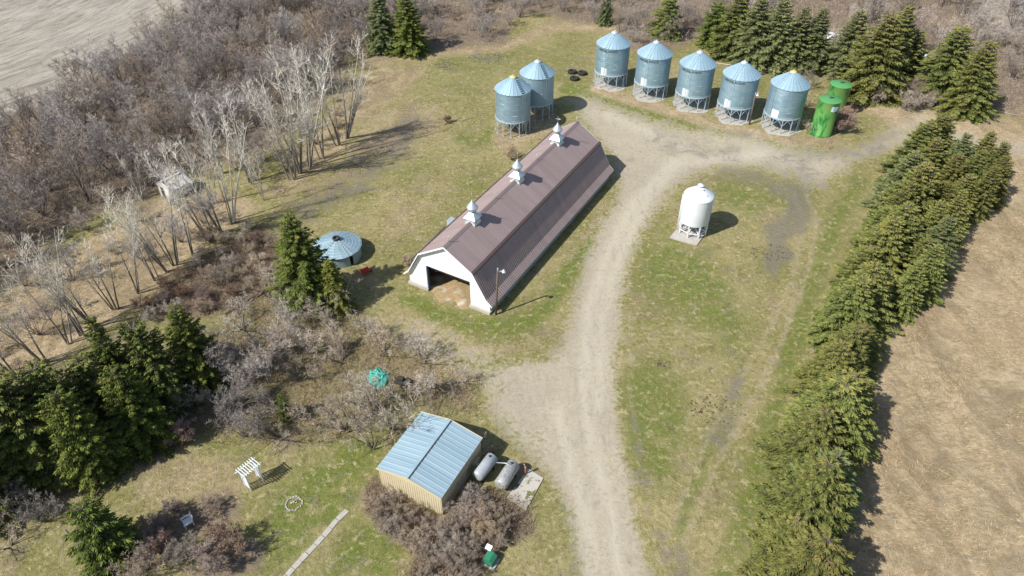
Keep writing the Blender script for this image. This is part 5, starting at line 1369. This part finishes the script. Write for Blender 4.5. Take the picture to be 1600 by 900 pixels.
plant(scatter([(-40, 620), (-40, 440), (60, 395), (160, 335), (240, 300), (350, 250), (430, 205), (530, 130), (560, 160), (520, 215), (440, 280), (350, 330), (280, 390), (200, 430), (110, 500), (30, 580)], 3.6, 34, rg), ['grey0', 'tan0', 'grey2', 'tan1', 'brown0', 'grey3'], 'thin bare shrub growing between the pale poplars', 'bare shrub', 'thin bare shrubs between the poplars', (0.45, 0.95), 'bare_shrub', rg)
mids = scatter([(300, 640), (300, 580), (350, 520), (400, 470), (430, 450), (480, 480), (560, 500), (612, 545), (680, 570), (735, 600), (700, 625), (640, 632), (600, 655), (520, 680), (430, 690), (340, 685)], 2.9, 36, rg)
_keep = [G(590, 605), G(632, 612), G(600, 590)]
mids = [m_ for m_ in mids if all(math.hypot(m_[0] - k_[0], m_[1] - k_[1]) > 2.6 for k_ in _keep)]
plant(mids, ['beige0', 'beige1', 'beige2', 'beige0', 'beige1', 'beige2', 'grey1'], 'crooked leafless old shrub in the thicket between barn and garden', 'bare shrub', 'leafless shrubs between the barn and the garden', (0.75, 1.15), 'bare_shrub', rg)
plant(scatter([(210, 500), (270, 430), (340, 385), (400, 355), (430, 390), (410, 440), (370, 470), (300, 500)], 1.9, 26, rg), ['brown0', 'tan0', 'red0', 'tan1'], 'low tan or reddish brown bush in the thicket above the dark spruces', 'bush', 'low brown bushes of the thicket', (0.65, 1.1), 'bush', rg)
tree('bare_tree', 'bare spreading tree leaning over the back corner of the cream shed', 'bare tree', G(608, 668), BUSH['beige1'], (1.25, 1.25, 1.5), 2.0)
tree('bare_tree', 'bare tree beside the left wall of the cream shed', 'bare tree', G(582, 700), BUSH['beige0'], (0.8, 0.8, 1.35), 0.5)
plant(scatter([(572, 790), (590, 775), (630, 800), (690, 832), (722, 805), (745, 775), (785, 795), (808, 830), (780, 848), (745, 858), (715, 930), (640, 930), (662, 870), (610, 832)], 1.15, 34, rg), ['brown0', 'brown1'], 'dense twiggy grey-brown bush around the foot of the cream shed', 'bush', 'twiggy bushes around the cream shed', (0.6, 1.0), 'bush', rg)
for i, (q, k, f, lb) in enumerate([
    ((720, 745), 'brown0', 1.0, 'thin bush against the side wall of the cream shed'), ((742, 722), 'beige2', 0.55, 'thin bare shrub between the shed wall and the silver tank'),
    ((360, 860), 'red0', 1.6, 'rounded reddish purple bush at the bottom of the garden'), ((335, 888), 'red1', 1.5, 'second reddish purple bush at the bottom edge of the garden'),
    ((255, 860), 'red1', 1.2, 'brownish red bush right of the small bright spruce'), ((225, 895), 'brown0', 1.2, 'brown bush below the small bright spruce'), ((290, 875), 'brown1', 1.0, 'low brown bush between the red bushes of the garden'),
    ((275, 800), 'red0', 0.8, 'low reddish bush just above the white garden chair'), ((330, 798), 'brown1', 0.75, 'low brown bush right of the white garden chair'), ((250, 825), 'brown0', 0.7, 'low dark bush left of the white garden chair'),
    ((25, 800), 'grey2', 0.75, 'grey shrub at the left border below the dark spruces'), ((75, 815), 'grey3', 0.6, 'grey shrub left of the bare grey post'), ((15, 855), 'beige1', 0.6, 'low grey shrub near the bottom left corner'),
    ((290, 690), 'red1', 1.3, 'lilac tinted bare shrub at the foot of the dark spruces'), ((330, 375), 'brown1', 1.2, 'brown bush at the foot of the bright poplar'),
    ((800, 250), 'brown0', 0.9, 'thin brown bush against the far side of the barn near the second cupola'), ((640, 415), 'brown1', 0.7, 'thin brown bush at the barn corner left of the open gable'), ((700, 192), 'red1', 0.7, 'small heap of reddish brush in the grass left of the paired bins')]):
    tree('bush', lb, 'bush', G(*q), BUSH[k], f, i * 1.9)

# undergrowth and leaf litter twigs under the woods: nobody could count these
def undergrowth(name, polys, n, hmax, m, label, seed, wd=0.035, hmin=0.25, lean=0.7, rise=0.0):
    r = np.random.default_rng(seed); pts = []
    for poly, share in polys:
        k = int(n * share); P4 = [G(min(max(x, -500), 2100), max(y, -140)) for x, y in poly]
        x0, x1 = min(q[0] for q in P4), max(q[0] for q in P4); y0, y1 = min(q[1] for q in P4), max(q[1] for q in P4); got = 0
        while got < k:
            X = r.uniform(x0, x1, k * 2); Y = r.uniform(y0, y1, k * 2); a, b_ = proj(X, Y); ok = poly_mask(a, b_, poly, 10) > r.random(len(a))
            s_ = np.stack([X[ok], Y[ok]], 1)[:k - got]; pts.append(s_); got += len(s_)
    P = np.concatenate(pts); N = len(P); P0 = np.concatenate([P, np.zeros((N, 1))], 1)
    d = r.normal(0, lean, (N, 3)); d[:, 2] = r.uniform(0.3, 1.2, N); d = unit(d); h = r.uniform(hmin, hmax, N)
    lift = r.random(N) * 0.25 * hmax
    if rise:
        cl = 0.5 + 0.5 * np.sin(P0[:, 0] * 0.83 + 1.7 * np.sin(P0[:, 1] * 0.61)) * np.sin(P0[:, 1] * 0.71 + 1.3 * np.sin(P0[:, 0] * 0.47))
        lift = r.random(N) ** 1.3 * rise * (0.25 + cl)
    P0[:, 2] += lift; P1 = P0 + d * h[:, None];     t = TM(); t.add(blades(P0, P1 + [0, 0, 0.02], np.full(N, wd) * r.uniform(.7, 1.5, N), r), np.clip(r.normal(0.5, 0.28, N), 0, 1))
    o = link(name, t.mesh(name, M[m])); return prop(o, label, 'undergrowth', kind='stuff')
undergrowth('undergrowth', [(W2, 0.62), (TOPW, 0.12), (RIGHTW, 0.26)], 240000, 1.3, 'twig_brown', 'tangled grey undergrowth covering the floor of the bare woods', 1, 0.03, rise=2.4)
undergrowth('brushwood', [(MIDB, 0.45), (THICK, 0.25), (SHEDB, 0.2), ([(-60, 600), (130, 580), (300, 560), (330, 660), (250, 730), (140, 770), (-60, 800)], 0.1)], 42000, 0.8, 'twig_brown', 'short brown brushwood and dead stalks between the shrubs', 2, 0.03)

# ------------------------------------------------------------------ grass
def clods(name, spots, n, size, m, label, seed):
    r = np.random.default_rng(seed); P = []
    for (q, rad, share) in spots:
        c = G(*q); k = int(n * share); a = r.random(k) * 6.283; d = rad * r.random(k) ** 0.5; P.append(np.stack([c[0] + d * np.cos(a) * 1.5, c[1] + d * np.sin(a), np.zeros(k)], 1))
    P = np.concatenate(P); N = len(P); t = TM(); d = unit(r.normal(0, 1, (N, 3)) * [1, 1, .3]); L = size * r.uniform(.4, 1.3, N)
    t.add(spindles(P - d * L[:, None] / 2, P + d * L[:, None] / 2 + [0, 0, .04], L * 0.35, r), r.random(N))
    return prop(link(name, t.mesh(name, M[m])), label, kind='stuff')
M['clod'] = twigs('earth_clods', (0.07, 0.055, 0.04), (0.17, 0.135, 0.10))
clods('earth_clods', [((700, 103), 1.6, .2), ((765, 92), 2.6, .3), ((1035, 568), 0.5, .08), ((1120, 640), 1.8, .22), ((1205, 395), 1.6, .2)], 420, 0.26, 'clod', 'dark loose clods of earth lying in the grass', 8)
def grass(name, n, poly_fn, seed, hgt, wd, m, label, flat=0.3, wind=None, cat='grass'):
    r = np.random.default_rng(seed); X = r.uniform(-75, 80, n); Y = r.uniform(22, 140, n); a, b_ = proj(X, Y)
    ok = (a > -30) & (a < 1630) & (b_ > -10) & (b_ < 930); X, Y, a, b_ = X[ok], Y[ok], a[ok], b_[ok]
    w_ = poly_fn(a, b_, masks(a, b_)); ok = w_ > r.random(len(a)); X, Y = X[ok], Y[ok]; N = len(X)
    P0 = np.stack([X, Y, np.zeros(N)], 1); d = r.normal(0, 1, (N, 3)) * [1, 1, 0]
    if wind is not None: d = d * 0.55 + wind(X, Y)
    d[:, 2] = r.uniform(flat * 0.4, flat * 1.4, N); d = unit(d); L = r.uniform(0.5, 1.3, N) * hgt
    t = TM(); t.add(blades(P0, P0 + d * L[:, None], wd * r.uniform(.6, 1.4, N), r), np.clip(r.normal(0.5, 0.3, N), 0, 1))
    return prop(link(name, t.mesh(name, M[m])), label, cat, kind='stuff')
M['dry_blades'] = twigs('dry_grass_blades', (0.25, 0.195, 0.12), (0.66, 0.56, 0.39))
M['tan_blades'] = twigs('tan_grass_blades', (0.20, 0.165, 0.085), (0.46, 0.38, 0.21))
M['green_blades'] = twigs('green_grass_blades', (0.095, 0.12, 0.025), (0.20, 0.225, 0.06))
def vnoise(X, Y, sc, seed):
    r = np.random.default_rng(seed); T = r.random((64, 64)); x = X / sc + 1000; y = Y / sc + 1000
    xi = np.floor(x).astype(int); yi = np.floor(y).astype(int); fx = x - xi; fy = y - yi; fx = fx * fx * (3 - 2 * fx); fy = fy * fy * (3 - 2 * fy)
    g_ = lambda a, b_: T[a % 64, b_ % 64]
    return (g_(xi, yi) * (1 - fx) + g_(xi + 1, yi) * fx) * (1 - fy) + (g_(xi, yi + 1) * (1 - fx) + g_(xi + 1, yi + 1) * fx) * fy
def windf(X, Y):
    an = 0.9 + 5.0 * (vnoise(X, Y, 7.0, 1) - 0.5) + 3.0 * (vnoise(X, Y, 2.6, 2) - 0.5)
    return np.stack([np.cos(an), np.sin(an), np.zeros(len(X))], 1)
grass('dry_grass', 700000, lambda a, b_, mk: poly_mask(a, b_, RFIELD, 10) * np.clip(3.2 * (0.6 * vnoise(a, b_, 55, 3) + 0.4 * vnoise(a, b_, 20, 4)) - 1.1, 0.05, 1), 21, 0.5, 0.03, 'dry_blades', 'long wind-flattened straw grass of the field right of the windbreak', 0.35, windf)
grass('tall_grass', 420000, lambda a, b_, mk: np.clip(mk[3] * (1 - poly_mask(a, b_, RFIELD, 10)) * 0.8, 0, 1) * (1 - mk[5]), 22, 0.42, 0.032, 'dry_blades', 'pale dry grass along the wood edges and around the bins', 0.5)
grass('lawn_thatch', 420000, lambda a, b_, mk: 0.42 * (1 - np.clip(mk[0] * 1.6, 0, 1)) * (1 - mk[3]) * (1 - mk[2]) * (1 - mk[4]) * (1 - mk[5]), 23, 0.16, 0.035, 'tan_blades', 'short tan dead grass mixed through the lawn', 0.5)
grass('green_grass', 420000, lambda a, b_, mk: np.clip(0.16 + 0.7 * mk[1], 0, 1) * (1 - np.clip(mk[0] * 1.6, 0, 1)) * (1 - mk[3]) * (1 - mk[2]) * (1 - mk[4]) * (1 - mk[5]), 24, 0.15, 0.035, 'green_blades', 'short fresh green grass growing through the lawn', 0.7)
